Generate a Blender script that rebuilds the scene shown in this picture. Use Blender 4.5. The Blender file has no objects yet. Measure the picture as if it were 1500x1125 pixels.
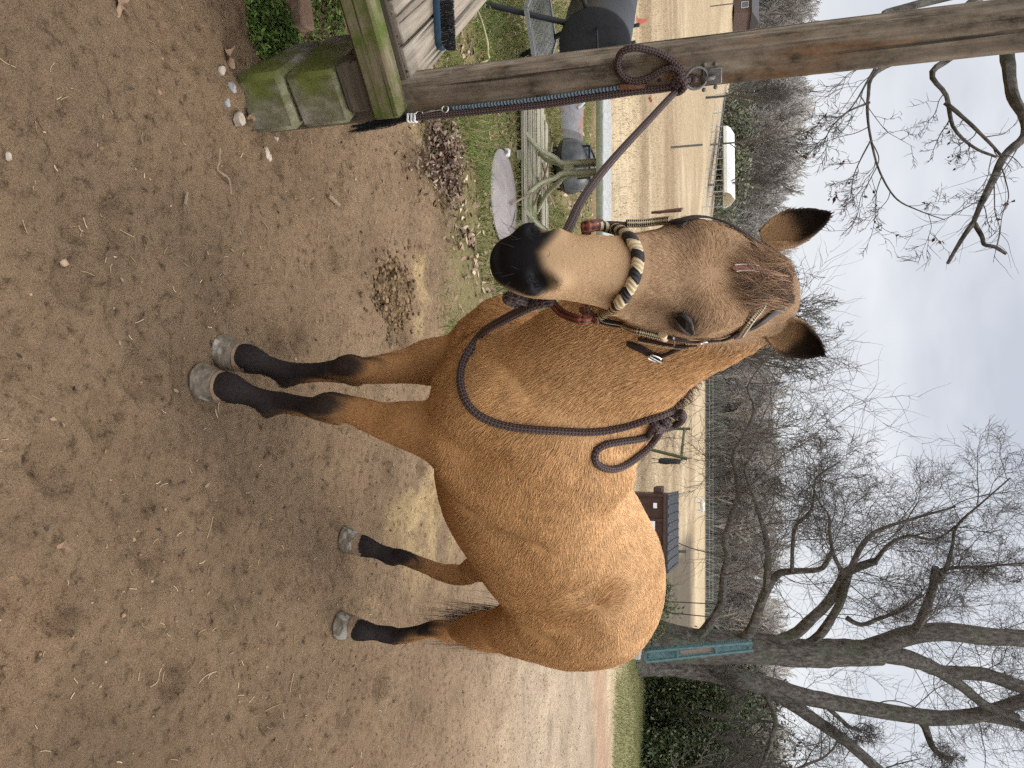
import bpy, random
import numpy as np
from math import *
C=bpy.context.scene; COL=C.collection
# ------------------------------------------------------------------ camera (a phone held sideways: world-up is picture-right)
FL_=1040.;CH=1.6;PT=radians(15.06)
FW=np.array([0,cos(PT),-sin(PT)]);UPV=np.array([0,sin(PT),cos(PT)]);CO=np.array([0,0,CH])
from mathutils import Matrix, Vector
cam=bpy.data.cameras.new('camera'); camo=bpy.data.objects.new('camera',cam); COL.objects.link(camo); C.camera=camo
cam.sensor_fit='HORIZONTAL'; cam.sensor_width=36; cam.lens=36*FL_/1500; cam.clip_start=.05; cam.clip_end=3000
R=Matrix(((UPV[0],-1,-FW[0]),(UPV[1],0,-FW[1]),(UPV[2],0,-FW[2])))
camo.matrix_world=Matrix.Translation((0,0,CH))@R.to_4x4()
# ------------------------------------------------------------------ overcast sky and a soft sun
SUN_EL=radians(46);SUN_AZ=radians(48)     # azimuth from +Y towards +X
W=bpy.data.worlds.new('World'); C.world=W; W.use_nodes=True
nt=W.node_tree; N=nt.nodes; L=nt.links; N.clear()
out=N.new('ShaderNodeOutputWorld'); bg=N.new('ShaderNodeBackground'); bg.inputs[1].default_value=.1
sky=N.new('ShaderNodeTexSky'); sky.sky_type='NISHITA'; sky.sun_disc=False; sky.sun_elevation=SUN_EL; sky.sun_rotation=SUN_AZ
tc=N.new('ShaderNodeTexCoord'); mp=N.new('ShaderNodeMapping'); mp.inputs['Scale'].default_value=(1.6,1.6,4.5)
nz=N.new('ShaderNodeTexNoise'); nz.inputs['Scale'].default_value=1.7; nz.inputs['Detail'].default_value=6; nz.inputs['Roughness'].default_value=.5
rp=N.new('ShaderNodeValToRGB'); rp.color_ramp.elements[0].position=.36; rp.color_ramp.elements[1].position=.64
rp.color_ramp.elements[0].color=(5.6,5.9,6.55,1); rp.color_ramp.elements[1].color=(8.1,8.25,8.55,1)
sx=N.new('ShaderNodeSeparateXYZ'); hz=N.new('ShaderNodeMapRange'); hz.inputs[1].default_value=-.02; hz.inputs[2].default_value=.30; hz.inputs[3].default_value=1.0; hz.inputs[4].default_value=0.
glow=N.new('ShaderNodeMix'); glow.data_type='RGBA'; glow.inputs['B'].default_value=(8.3,8.4,8.55,1)
mx=N.new('ShaderNodeMix'); mx.data_type='RGBA'; mx.inputs['Factor'].default_value=.9
L.new(tc.outputs['Generated'],mp.inputs[0]); L.new(mp.outputs[0],nz.inputs[0]); L.new(nz.outputs[0],rp.inputs[0])
L.new(tc.outputs['Generated'],sx.inputs[0]); L.new(sx.outputs[2],hz.inputs[0]); L.new(hz.outputs[0],glow.inputs['Factor']); L.new(rp.outputs[0],glow.inputs['A'])
# an overcast sky is some three times brighter overhead; brightness added there and behind the camera, out of view, to light the horse
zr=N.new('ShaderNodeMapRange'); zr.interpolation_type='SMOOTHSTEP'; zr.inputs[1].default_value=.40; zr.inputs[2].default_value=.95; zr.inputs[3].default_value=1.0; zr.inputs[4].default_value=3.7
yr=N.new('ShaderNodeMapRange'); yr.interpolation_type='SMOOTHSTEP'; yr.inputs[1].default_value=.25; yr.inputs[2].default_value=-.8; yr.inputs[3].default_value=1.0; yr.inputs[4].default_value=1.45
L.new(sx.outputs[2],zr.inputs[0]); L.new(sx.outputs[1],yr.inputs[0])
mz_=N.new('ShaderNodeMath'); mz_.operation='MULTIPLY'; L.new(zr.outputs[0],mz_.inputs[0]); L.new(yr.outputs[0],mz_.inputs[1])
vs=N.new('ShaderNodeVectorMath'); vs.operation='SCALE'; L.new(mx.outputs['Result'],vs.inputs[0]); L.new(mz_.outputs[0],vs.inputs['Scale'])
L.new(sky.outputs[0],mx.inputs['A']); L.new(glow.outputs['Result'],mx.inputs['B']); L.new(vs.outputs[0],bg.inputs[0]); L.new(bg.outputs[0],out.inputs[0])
sun=bpy.data.lights.new('sun','SUN'); sun.energy=1.5; sun.angle=radians(12); sun.color=(1,.96,.9)
suno=bpy.data.objects.new('sun',sun); COL.objects.link(suno)
sd=Vector((sin(SUN_AZ)*cos(SUN_EL),cos(SUN_AZ)*cos(SUN_EL),sin(SUN_EL)))
suno.rotation_euler=sd.to_track_quat('Z','Y').to_euler()
C.view_settings.view_transform='Standard'; C.view_settings.look='None'; C.view_settings.gamma=1; C.view_settings.exposure=.15
cy=C.cycles; cy.use_adaptive_sampling=True; cy.adaptive_threshold=.03; cy.use_denoising=False; cy.max_bounces=4; cy.diffuse_bounces=2; cy.glossy_bounces=2; cy.transmission_bounces=1; cy.transparent_max_bounces=4; cy.caustics_reflective=False; cy.caustics_refractive=False
rng=np.random.default_rng(7); random.seed(7)
# ------------------------------------------------------------------ helpers
def unit(v):
    v=np.asarray(v,float); return v/np.linalg.norm(v)
def ray(x,y): return FW+UPV*((x-750)/FL_)+np.array([1.,0,0])*((y-562.5)/FL_)   # x,y: a sight line through the photo
def pt(x,y,zd): return CO+ray(x,y)*zd
def gnd(x,y,z=0.):
    r=ray(x,y); return CO+r*(z-CH)/r[2]
def sst(a,b,x): t=np.clip((x-a)/(b-a),0,1); return t*t*(3-2*t)
def hsh(i,j,s):
    n=(i.astype(np.int64)*374761393+j.astype(np.int64)*668265263+s*974634541)&0xffffffff
    n=((n^(n>>13))*1274126177)&0xffffffff; return ((n^(n>>16))&0xffff)/65535.
def vn(x,y,s=0):
    i=np.floor(x).astype(np.int64); j=np.floor(y).astype(np.int64); u=x-i; v=y-j; u=u*u*(3-2*u); v=v*v*(3-2*v)
    return (hsh(i,j,s)*(1-u)+hsh(i+1,j,s)*u)*(1-v)+(hsh(i,j+1,s)*(1-u)+hsh(i+1,j+1,s)*u)*v
def fbm(x,y,s=0,o=4):
    a=0;w=.5
    for k in range(o): a=a+w*vn(x*2**k+k*17.3,y*2**k-k*9.1,s+k); w*=.5
    return a
def crom(P,n=4):
    P=np.asarray(P,float); out=[]
    for i in range(len(P)-1):
        a=P[max(i-1,0)];b=P[i];c=P[i+1];d=P[min(i+2,len(P)-1)]
        for k in range(n):
            t=k/n; out.append(.5*((2*b)+(c-a)*t+(2*a-5*b+4*c-d)*t*t+(3*b-a-3*c+d)*t**3))
    out.append(P[-1]); return np.array(out)
def tag(o,label=None,cat=None,group=None,kind=None):
    for k,v in (('label',label),('category',cat),('group',group),('kind',kind)):
        if v: o[k]=v
    return o
def empty(name,loc=(0,0,0),label=None,cat=None,group=None,rz=0):
    o=bpy.data.objects.new(name,None); COL.objects.link(o); o.location=loc; o.rotation_euler=(0,0,rz); o.empty_display_size=.1
    return tag(o,label,cat,group)
def link(name,me,mat=None,parent=None):
    o=bpy.data.objects.new(name,me); COL.objects.link(o)
    if mat: me.materials.append(mat)
    if parent is not None:
        o.parent=parent; bpy.context.view_layer.update() if False else None
        o.matrix_parent_inverse=PINV.get(parent.name,Matrix.Identity(4))
    return o
PINV={}
def at_world(e):      # children of this empty are given in world coordinates
    PINV[e.name]=(Matrix.Translation(e.location)@e.rotation_euler.to_matrix().to_4x4()).inverted(); return e
class MB:
    def __init__(s): s.v=[];s.f=[];s.uv=[];s.n=0;s.has=False
    def add(s,V,F,UV=None):
        V=np.asarray(V,float); s.v.append(V)
        for k,f in enumerate(F):
            s.f.append([int(i)+s.n for i in f]); s.uv.append(UV[k] if UV is not None else None)
        if UV is not None: s.has=True
        s.n+=len(V); return s
    def box(s,c,d,ax=None,bev=.0,jit=0):
        c=np.asarray(c,float); h=np.asarray(d,float)/2; A=np.eye(3) if ax is None else np.array(ax,float)
        b=min(bev,h.min()*.9)
        if b<=0:
            V=[c+A.T@(h*np.array(q)) for q in ((-1,-1,-1),(1,-1,-1),(1,1,-1),(-1,1,-1),(-1,-1,1),(1,-1,1),(1,1,1),(-1,1,1))]
            return s.add(V,[(3,2,1,0),(4,5,6,7),(0,1,5,4),(1,2,6,5),(2,3,7,6),(3,0,4,7)])
        V=[];idx={}
        for sx in (-1,1):
            for sy in (-1,1):
                for sz in (-1,1):
                    q=np.array([sx,sy,sz])
                    for k in range(3):
                        w=h-b; w[k]=h[k]; idx[(sx,sy,sz,k)]=len(V); V.append(c+A.T@(w*q))
        F=[]
        for k in range(3):
            u,v=(k+1)%3,(k+2)%3
            for sg in (-1,1):
                f=[]
                for su,sv in ((-1,-1),(1,-1),(1,1),(-1,1)):
                    q=[0,0,0]; q[k]=sg;q[u]=su;q[v]=sv; f.append(idx[(*q,k)])
                F.append(f if sg>0 else f[::-1])
        for k in range(3):
            u,v=(k+1)%3,(k+2)%3
            for su in (-1,1):
                for sv in (-1,1):
                    q0=[0,0,0];q0[u]=su;q0[v]=sv;q0[k]=-1;q1=list(q0);q1[k]=1
                    f=[idx[(*q0,u)],idx[(*q1,u)],idx[(*q1,v)],idx[(*q0,v)]]
                    F.append(f if su*sv<0 else f[::-1])
        for sx in (-1,1):
            for sy in (-1,1):
                for sz in (-1,1):
                    f=[idx[(sx,sy,sz,k)] for k in range(3)]; F.append(f if sx*sy*sz>0 else f[::-1])
        return s.add(V,F)
    def beam(s,a,b,w,h,up=(0,0,1),bev=0):
        a=np.asarray(a,float);b=np.asarray(b,float); T=unit(b-a); S=unit(np.cross(T,up)) if abs(T@np.asarray(up))<.999 else np.array([1.,0,0]); U=np.cross(S,T)
        return s.box((a+b)/2,(np.linalg.norm(b-a),w,h),(T,S,U),bev)
    def tube(s,P,r,n=8,cap=True,uvs=1.0,flat=None):
        P=np.asarray(P,float); m=len(P); r=np.broadcast_to(np.asarray(r,float),(m,)); T=np.gradient(P,axis=0); T/=np.maximum(np.linalg.norm(T,axis=1),1e-9)[:,None]
        u=np.cross(T[0],[0,0,1.]); u=unit(u) if np.linalg.norm(u)>.05 else unit(np.cross(T[0],[1.,0,0]))
        V=[];ln=np.concatenate([[0],np.cumsum(np.linalg.norm(np.diff(P,axis=0),axis=1))])
        for i in range(m):
            u=u-T[i]*(u@T[i]); u=unit(u); w=np.cross(T[i],u)
            for k in range(n):
                a=2*pi*k/n; V.append(P[i]+r[i]*(cos(a)*u+sin(a)*w))
        F=[];UV=[]
        for i in range(m-1):
            for k in range(n):
                k2=(k+1)%n; F.append((i*n+k,i*n+k2,(i+1)*n+k2,(i+1)*n+k))
                UV.append([(k/n,ln[i]*uvs),((k+1)/n,ln[i]*uvs),((k+1)/n,ln[i+1]*uvs),(k/n,ln[i+1]*uvs)])
        if cap:
            F.append([k for k in range(n)][::-1]); UV.append([(0,0)]*n); F.append([(m-1)*n+k for k in range(n)]); UV.append([(0,0)]*n)
        return s.add(V,F,UV)
    def ribbon(s,P,Nn,w,t):      # a flat strap with thickness lying on normals Nn
        P=np.asarray(P,float); m=len(P); T=np.gradient(P,axis=0); T/=np.maximum(np.linalg.norm(T,axis=1),1e-9)[:,None]
        w=np.broadcast_to(np.asarray(w,float),(m,)); V=[]
        ln=np.concatenate([[0],np.cumsum(np.linalg.norm(np.diff(P,axis=0),axis=1))])
        prof=[(-1,0),(-.9,.75),(-.45,1),(.45,1),(.9,.75),(1,0),(.9,-.3),(-.9,-.3)]
        for i in range(m):
            S=unit(np.cross(T[i],Nn[i])); U=np.cross(S,T[i])
            for a,b in prof: V.append(P[i]+S*w[i]/2*a+U*t*b)
        n=len(prof);F=[];UV=[]
        for i in range(m-1):
            for k in range(n):
                k2=(k+1)%n; F.append((i*n+k,(i+1)*n+k,(i+1)*n+k2,i*n+k2)); x0=(prof[k][0]+1)/2;x1=(prof[k2][0]+1)/2
                UV.append([(x0,ln[i]),(x0,ln[i+1]),(x1,ln[i+1]),(x1,ln[i])])
        F.append(list(range(n))); UV.append([(0,0)]*n); F.append([(m-1)*n+k for k in range(n)][::-1]); UV.append([(0,0)]*n)
        return s.add(V,F,UV)
    def lathe(s,c,prof,n=24,ax=(0,0,1),sx=1,sy=1,ang=2*pi):
        c=np.asarray(c,float); A=unit(ax); u=np.cross(A,[0,0,1.]); u=unit(u) if np.linalg.norm(u)>.05 else np.array([1.,0,0]); w=np.cross(A,u)
        V=[];F=[]; m=len(prof)
        for r,z in prof:
            for k in range(n):
                a=ang*k/n; V.append(c+A*z+u*r*cos(a)*sx+w*r*sin(a)*sy)
        for i in range(m-1):
            for k in range(n):
                k2=(k+1)%n; F.append((i*n+k,i*n+k2,(i+1)*n+k2,(i+1)*n+k))
        if prof[0][0]>1e-4: F.append(list(range(n))[::-1])
        if prof[-1][0]>1e-4: F.append([(m-1)*n+k for k in range(n)])
        return s.add(V,F)
    def blob(s,c,r,seed=0,n=10,m=7,amp=.25,ax=None):
        c=np.asarray(c,float); r=np.broadcast_to(np.asarray(r,float),(3,)); g=np.random.default_rng(seed); ph=g.random(6)*6.28; A=np.eye(3) if ax is None else np.array(ax)
        V=[c+A.T@(r*np.array([0,0,1.]))];F=[]
        for i in range(1,m):
            th=pi*i/m
            for k in range(n):
                a=2*pi*k/n; d=np.array([sin(th)*cos(a),sin(th)*sin(a),cos(th)])
                q=1+amp*(.5*sin(3*d[0]+ph[0])+.5*sin(4*d[1]+ph[1])+.4*sin(5*d[2]+ph[2])+.4*sin(7*d[0]-5*d[1]+ph[3]))
                V.append(c+A.T@(r*d*q))
        V.append(c-A.T@(r*np.array([0,0,1.])))
        for k in range(n): F.append((0,1+k,1+(k+1)%n))
        for i in range(m-2):
            for k in range(n):
                a=1+i*n+k;b=1+i*n+(k+1)%n; F.append((a,a+n,b+n,b))
        e=1+(m-2)*n
        for k in range(n): F.append((e+k,len(V)-1,e+(k+1)%n))
        return s.add(V,F)
    def build(s,name,mat=None,parent=None,smooth=True,org=None):
        V=np.concatenate(s.v); me=bpy.data.meshes.new(name)
        off=np.zeros(3) if org is None else np.asarray(org,float)
        me.from_pydata((V-off).tolist(),[],s.f)
        if s.has:
            u=me.uv_layers.new(name='UVMap'); k=[]
            for f,uv in zip(s.f,s.uv): k.extend(uv if uv is not None else [(0,0)]*len(f))
            u.data.foreach_set('uv',np.array(k,np.float32).ravel())
        if smooth:
            me.polygons.foreach_set('use_smooth',np.ones(len(me.polygons),bool))
            try: me.set_sharp_from_angle(angle=radians(38))
            except Exception: pass
        me.validate(); me.update()
        o=link(name,me,mat,parent)
        if org is not None: o.location=tuple(off)
        return o
def fast_mesh(name,V,F,mat=None,parent=None,smooth=True,cols=None,colname='col',uv=None):
    V=np.asarray(V,np.float32); F=np.asarray(F,np.int32); k=F.shape[1]; me=bpy.data.meshes.new(name)
    me.vertices.add(len(V)); me.vertices.foreach_set('co',V.ravel()); me.loops.add(F.size); me.loops.foreach_set('vertex_index',F.ravel())
    me.polygons.add(len(F)); me.polygons.foreach_set('loop_start',np.arange(len(F),dtype=np.int32)*k); me.update(calc_edges=True)
    if smooth: me.polygons.foreach_set('use_smooth',np.ones(len(F),bool))
    if cols is not None:
        for cn,c in (cols.items() if isinstance(cols,dict) else [(colname,cols)]):
            a=me.attributes.new(cn,'FLOAT_COLOR','POINT'); a.data.foreach_set('color',np.concatenate([c,np.ones((len(c),1))],1).astype(np.float32).ravel())
    me.validate(); return link(name,me,mat,parent)
def curves(name,P,sizes,rad,mat,parent=None,col=None):
    # hair-curve strands: P (all points), sizes per strand, rad per point, col per strand
    cu=bpy.data.hair_curves.new(name); cu.add_curves([int(x) for x in sizes])
    cu.attributes['position'].data.foreach_set('vector',np.asarray(P,np.float32).ravel())
    a=cu.attributes.get('radius') or cu.attributes.new('radius','FLOAT','POINT'); a.data.foreach_set('value',np.asarray(rad,np.float32))
    if col is not None:
        a=cu.attributes.new('col','FLOAT_COLOR','CURVE'); a.data.foreach_set('color',np.concatenate([col,np.ones((len(col),1))],1).astype(np.float32).ravel())
    return link(name,cu,mat,parent)
# ------------------------------------------------------------------ materials
def nodes(name):
    m=bpy.data.materials.new(name); m.use_nodes=True; t=m.node_tree; b=t.nodes['Principled BSDF']; return m,t,b
def nn(t,ty,**k):
    n=t.nodes.new('ShaderNode'+ty)
    for a,v in k.items():
        if isinstance(v,(int,float,tuple)) and a in n.inputs: n.inputs[a].default_value=v
        else: setattr(n,a,v)
    return n
def ramp(t,stops):
    r=nn(t,'ValToRGB'); e=r.color_ramp.elements
    while len(e)<len(stops): e.new(.5)
    for q,(p,c) in zip(e,stops): q.position=p; q.color=(*c,1) if len(c)==3 else c
    return r
def coords(t,scale=(1,1,1),kind='Object',rot=(0,0,0)):
    c=nn(t,'TexCoord'); m=nn(t,'Mapping'); m.inputs['Scale'].default_value=scale; m.inputs['Rotation'].default_value=rot; t.links.new(c.outputs[kind],m.inputs[0]); return m.outputs[0]
def noisy(name,cols,scale=5,rough=.8,bump=.3,stretch=(1,1,1),detail=8,metal=0,kind='Object',dist=.01,rot=(0,0,0),spec=.3,lo=.3,hi=.7,coarse=None):
    m,t,b=nodes(name); co=coords(t,stretch,kind,rot)
    n=nn(t,'TexNoise',Scale=scale,Detail=detail,Roughness=.62); t.links.new(co,n.inputs[0])
    k=len(cols); r=ramp(t,[(lo+(hi-lo)*i/max(k-1,1),c) for i,c in enumerate(cols)]); t.links.new(n.outputs[0],r.inputs[0]); colr=r.outputs[0]
    if coarse:      # (scale, colour, low, high): blotches of a second colour
        n2=nn(t,'TexNoise',Scale=coarse[0],Detail=5.0); t.links.new(coords(t,(1,1,1),kind),n2.inputs[0]); mr=nn(t,'MapRange'); mr.inputs[1].default_value=coarse[2]; mr.inputs[2].default_value=coarse[3]; t.links.new(n2.outputs[0],mr.inputs[0])
        mx=nn(t,'Mix',data_type='RGBA'); t.links.new(mr.outputs[0],mx.inputs['Factor']); t.links.new(colr,mx.inputs['A'])
        mv=nn(t,'Mix',data_type='RGBA',blend_type='MULTIPLY'); mv.inputs['Factor'].default_value=.6; t.links.new(n.outputs[0],mv.inputs['A']); mv.inputs['A'].default_value=(1,1,1,1)
        sc=nn(t,'Mix',data_type='RGBA'); sc.inputs['A'].default_value=(*[q*.55 for q in coarse[1]],1); sc.inputs['B'].default_value=(*[q*1.3 for q in coarse[1]],1); t.links.new(n.outputs[0],sc.inputs['Factor']); t.links.new(sc.outputs['Result'],mx.inputs['B']); colr=mx.outputs['Result']
    t.links.new(colr,b.inputs['Base Color'])
    b.inputs['Roughness'].default_value=rough; b.inputs['Metallic'].default_value=metal; b.inputs['Specular IOR Level'].default_value=spec
    if bump:
        bp=nn(t,'Bump',Strength=bump,Distance=dist); t.links.new(n.outputs[0],bp.inputs['Height']); t.links.new(bp.outputs[0],b.inputs['Normal'])
    return m
def attr_mat(name,rough=.6,spec=.25,sheen=0,bump=0,bscale=300,mul=1.):
    m,t,b=nodes(name); a=nn(t,'Attribute',attribute_name='col')
    t.links.new(a.outputs['Color'],b.inputs['Base Color']); b.inputs['Roughness'].default_value=rough; b.inputs['Specular IOR Level'].default_value=spec
    if sheen: b.inputs['Sheen Weight'].default_value=sheen
    if bump:
        n=nn(t,'TexNoise',Scale=bscale,Detail=4.0); t.links.new(coords(t),n.inputs[0]); bp=nn(t,'Bump',Strength=bump,Distance=.004); t.links.new(n.outputs[0],bp.inputs['Height']); t.links.new(bp.outputs[0],b.inputs['Normal'])
    return m
def wood(name,cols,along=2,scale=30,moss=None,bump=.6,rough=.85,mottle=0):
    # long grain along one object axis, with checks and stains
    st=[1.,1.,1.]; st[along]=.045
    m,t,b=nodes(name); co=coords(t,tuple(st))
    n=nn(t,'TexNoise',Scale=scale,Detail=9.0,Roughness=.65,Distortion=.4); t.links.new(co,n.inputs[0])
    k=len(cols); r=ramp(t,[(.28+.44*i/(k-1),c) for i,c in enumerate(cols)]); t.links.new(n.outputs[0],r.inputs[0])
    st2=[1.,1.,1.]; st2[along]=.02
    n2=nn(t,'TexNoise',Scale=scale*1.8,Detail=3.0); t.links.new(coords(t,tuple(st2)),n2.inputs[0]); cr=ramp(t,[(.33,(.08,.08,.08)),(.41,(1,1,1))]); t.links.new(n2.outputs[0],cr.inputs[0])
    mu=nn(t,'Mix',data_type='RGBA',blend_type='MULTIPLY'); mu.inputs['Factor'].default_value=.88; t.links.new(r.outputs[0],mu.inputs['A']); t.links.new(cr.outputs[0],mu.inputs['B']); c=mu.outputs['Result']
    n3=nn(t,'TexNoise',Scale=3.5,Detail=6.0,Roughness=.7); t.links.new(coords(t,(1,1,1) if along!=2 else (2.2,2.2,.32)),n3.inputs[0])
    for col,lo,hi in (moss or []):
        mr=nn(t,'MapRange'); mr.inputs[1].default_value=lo; mr.inputs[2].default_value=hi; t.links.new(n3.outputs[0],mr.inputs[0])
        mx=nn(t,'Mix',data_type='RGBA'); t.links.new(mr.outputs[0],mx.inputs['Factor']); t.links.new(c,mx.inputs['A'])
        sc=nn(t,'Mix',data_type='RGBA'); sc.inputs['A'].default_value=(*[q*.5 for q in col],1); sc.inputs['B'].default_value=(*[q*1.4 for q in col],1); t.links.new(n.outputs[0],sc.inputs['Factor']); t.links.new(sc.outputs['Result'],mx.inputs['B']); c=mx.outputs['Result']
    if mottle:
        n4=nn(t,'TexNoise',Scale=mottle,Detail=10.0,Roughness=.72); t.links.new(coords(t,(1,1,.6)),n4.inputs[0]); mr_=ramp(t,[(.34,(.22,.21,.19)),(.47,(.75,.74,.72)),(.60,(1.08,1.08,1.08))]); t.links.new(n4.outputs[0],mr_.inputs[0])
        m4=nn(t,'Mix',data_type='RGBA',blend_type='MULTIPLY'); m4.inputs['Factor'].default_value=1.; t.links.new(c,m4.inputs['A']); t.links.new(mr_.outputs[0],m4.inputs['B']); c=m4.outputs['Result']
    t.links.new(c,b.inputs['Base Color']); b.inputs['Roughness'].default_value=rough; b.inputs['Specular IOR Level'].default_value=.2
    ad=nn(t,'Math',operation='ADD'); t.links.new(n.outputs[0],ad.inputs[0]); t.links.new(cr.outputs[0],ad.inputs[1])
    bp=nn(t,'Bump',Strength=bump,Distance=.006); t.links.new(ad.outputs[0],bp.inputs['Height']); t.links.new(bp.outputs[0],b.inputs['Normal'])
    return m
def plain(name,col,rough=.6,metal=0,bump=.15,scale=60,spec=.4,var=.25):
    return noisy(name,[tuple(q*(1-var) for q in col),tuple(min(q*(1+var),1) for q in col)],scale,rough,bump,metal=metal,spec=spec,dist=.004)
def braid(name,c1,c2,nu,nv,chev=False,rough=.6,bump=.8,dist=.003,duty=.5,amp=1.):
    # braided cord: diagonal strands round the cord (UV u) and along it (UV v, metres)
    m,t,b=nodes(name); uvn=nn(t,'UVMap',uv_map='UVMap'); s=nn(t,'SeparateXYZ'); t.links.new(uvn.outputs[0],s.inputs[0])
    def M(op,a,bb=None):
        q=nn(t,'Math',operation=op)
        for i,v in enumerate((a,bb)):
            if v is None: continue
            if isinstance(v,(int,float)): q.inputs[i].default_value=v
            else: t.links.new(v,q.inputs[i])
        return q.outputs[0]
    u=M('MULTIPLY',s.outputs[0],2*pi*nu); v=M('MULTIPLY',s.outputs[1],2*pi*nv)
    if chev:
        tri=M('MULTIPLY',M('PINGPONG',M('MULTIPLY',s.outputs[0],float(nu)),.5),amp*2*pi)
        band=M('SINE',M('ADD',v,tri)); fac=M('GREATER_THAN',band,(.5-duty)*2)
        st=M('SINE',M('ADD',M('MULTIPLY',s.outputs[1],2*pi*nv*5),M('MULTIPLY',tri,3.))); h=M('MULTIPLY',M('ADD',st,1.),.5)
    else:
        a=M('SINE',M('ADD',u,v)); c=M('SINE',M('SUBTRACT',u,v)); pr=M('MULTIPLY',a,c); h=M('ABSOLUTE',pr); fac=M('GREATER_THAN',pr,(.5-duty)*2)
    mx=nn(t,'Mix',data_type='RGBA'); mx.inputs['A'].default_value=(*c1,1); mx.inputs['B'].default_value=(*c2,1); t.links.new(fac,mx.inputs['Factor'])
    mu=nn(t,'Mix',data_type='RGBA',blend_type='MULTIPLY'); mu.inputs['Factor'].default_value=.55; t.links.new(mx.outputs['Result'],mu.inputs['A'])
    hr=ramp(t,[(.0,(.35,.35,.35)),(.5,(1,1,1))]); t.links.new(h,hr.inputs[0]); t.links.new(hr.outputs[0],mu.inputs['B'])
    t.links.new(mu.outputs['Result'],b.inputs['Base Color']); b.inputs['Roughness'].default_value=rough; b.inputs['Specular IOR Level'].default_value=.3
    bp=nn(t,'Bump',Strength=bump,Distance=dist); t.links.new(h,bp.inputs['Height']); t.links.new(bp.outputs[0],b.inputs['Normal'])
    return m
# ================================================================== ground, field and hills (one sheet)
def terr(x,y):
    x=np.asarray(x,float); y=np.asarray(y,float)
    z=.65*sst(24,95,y)*(y-24)/71*(y>24)+sst(90,122,y)*1.1
    z=z+np.clip(-x-18,0,60)*.125*sst(40,100,y)+sst(125,300,y)*16+np.clip(np.abs(x)-70,0,200)*.03
    return z
def axis(lo,hi,a,b,d,g=1.09):
    m=list(np.arange(a,b,d)); s=d; p=m[-1]
    while p<hi: s*=g; p+=s; m.append(p)
    s=d; p=a
    while p>lo: s*=g; p-=s; m.insert(0,p)
    return np.array(m)
gx=axis(-420,420,-2.4,2.6,.019); gy=axis(-60,520,.85,6.2,.019,1.075)
X,Y=np.meshgrid(gx,gy,indexing='ij')
def zones(X,Y):
    n=fbm(X*.9,Y*.9,3); n2=fbm(X*3.1,Y*3.1,5)
    edge=3.75+.55*np.clip(X+1.6,0,9)+(n-.5)*1.0+(n2-.5)*.5
    left=1-sst(.3,1.7,X+(n-.5)*1.2)
    grass=sst(-.25,.5,Y-edge)*left*(1-sst(10.6,11.1,Y))
    under=sst(.0,.35,(-X-1.30)-.35*(Y-1.9)+(n2-.5)*.4)*(Y<4.6)*(Y>.5)      # damp weedy strip beside the platform
    clay=sst(10.4,11.3,Y+(n-.5)*.9+(n2-.5)*.6)*(1-sst(11.8,13.,Y+(n-.5)*1.2+(n2-.5)*.8))
    field=sst(11.8,13.2,Y+(n-.5)*1.6+(n2-.5)*1.2)
    rightg=sst(3.0,4.6,X-.12*Y+(n-.5)*1.5)*sst(12.6,13.6,Y+(n2-.5)*.8)*(1-sst(21,25,Y))
    wood=sst(118,124,Y+(n-.5)*3)
    wood=np.maximum(wood,sst(4,6,X-.18*(Y-17))*sst(18.5,20,Y)*(1-sst(70,90,Y)))
    sand=sst(4.5,9,Y+.35*X)*sst(.3,2.2,X)
    return grass,under,clay,field,rightg,wood,sand,n,n2
zo=zones(X,Y)
near=1-sst(8,16,Y); near=near*(1-sst(6,12,np.abs(X)))
yard=near*(1-zo[0]*.4)
H=terr(X,Y)
rough=(fbm(X*1.3,Y*1.3,11,3)-.45)*.05+(fbm(X*6,Y*6,21,4)-.47)*.058+(fbm(X*20,Y*20,31,3)-.45)*.036
clod=np.clip(fbm(X*14,Y*14,41,2)-.56,0,1)*.06
H=H+yard*(rough+clod-.006)
def dent(cx,cy,r,dep,ring=.35):      # old hoof prints pressed into the dirt
    global H
    d=np.hypot(X-cx,(Y-cy))/r; H=H-dep*np.exp(-(d**4))+dep*ring*np.exp(-((d-1.25)/.28)**2)
for px,py in ((590,492),(430,498),(398,505),(330,250),(520,600),(640,735),(570,700),(150,610),(220,800),(110,420),(70,690),(330,760),(420,850),(250,1000),(560,1000),(90,880),(400,1040),(480,650),(170,320),(480,380),(210,560)):
    g=gnd(px,py); dent(g[0]+rng.normal()*.02,g[1],.055+.02*rng.random(),.020+.016*rng.random(),.5)
for k in range(340):
    dent(rng.uniform(-2.2,2.8),.9+5.6*rng.random()**1.3,.018+.05*rng.random()**2,.006+.020*rng.random(),.5)
for n_,(px,py) in dict(FL=(303,567),FR=(333,525),HL=(500,922),HR=(508,797)).items():
    g=gnd(px,py); d=np.hypot(X-g[0],Y-g[1]); w=np.exp(-(d/.10)**4); H=H*(1-w)+(-.002)*w
GX,GY,GH=gx,gy,H.copy()
def ground_z(x,y):
    x=np.asarray(x,float);y=np.asarray(y,float)
    i=np.clip(np.searchsorted(GX,x)-1,0,len(GX)-2); j=np.clip(np.searchsorted(GY,y)-1,0,len(GY)-2)
    u=np.clip((x-GX[i])/(GX[i+1]-GX[i]),0,1); v=np.clip((y-GY[j])/(GY[j+1]-GY[j]),0,1)
    return (GH[i,j]*(1-u)+GH[i+1,j]*u)*(1-v)+(GH[i,j+1]*(1-u)+GH[i+1,j+1]*u)*v
nx,ny=X.shape; ii=np.arange(nx*ny).reshape(nx,ny)
F=np.stack([ii[:-1,:-1],ii[1:,:-1],ii[1:,1:],ii[:-1,1:]],-1).reshape(-1,4)
def mixc(a,b,w): return a*(1-w[...,None])+np.asarray(b,float)*w[...,None]
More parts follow.
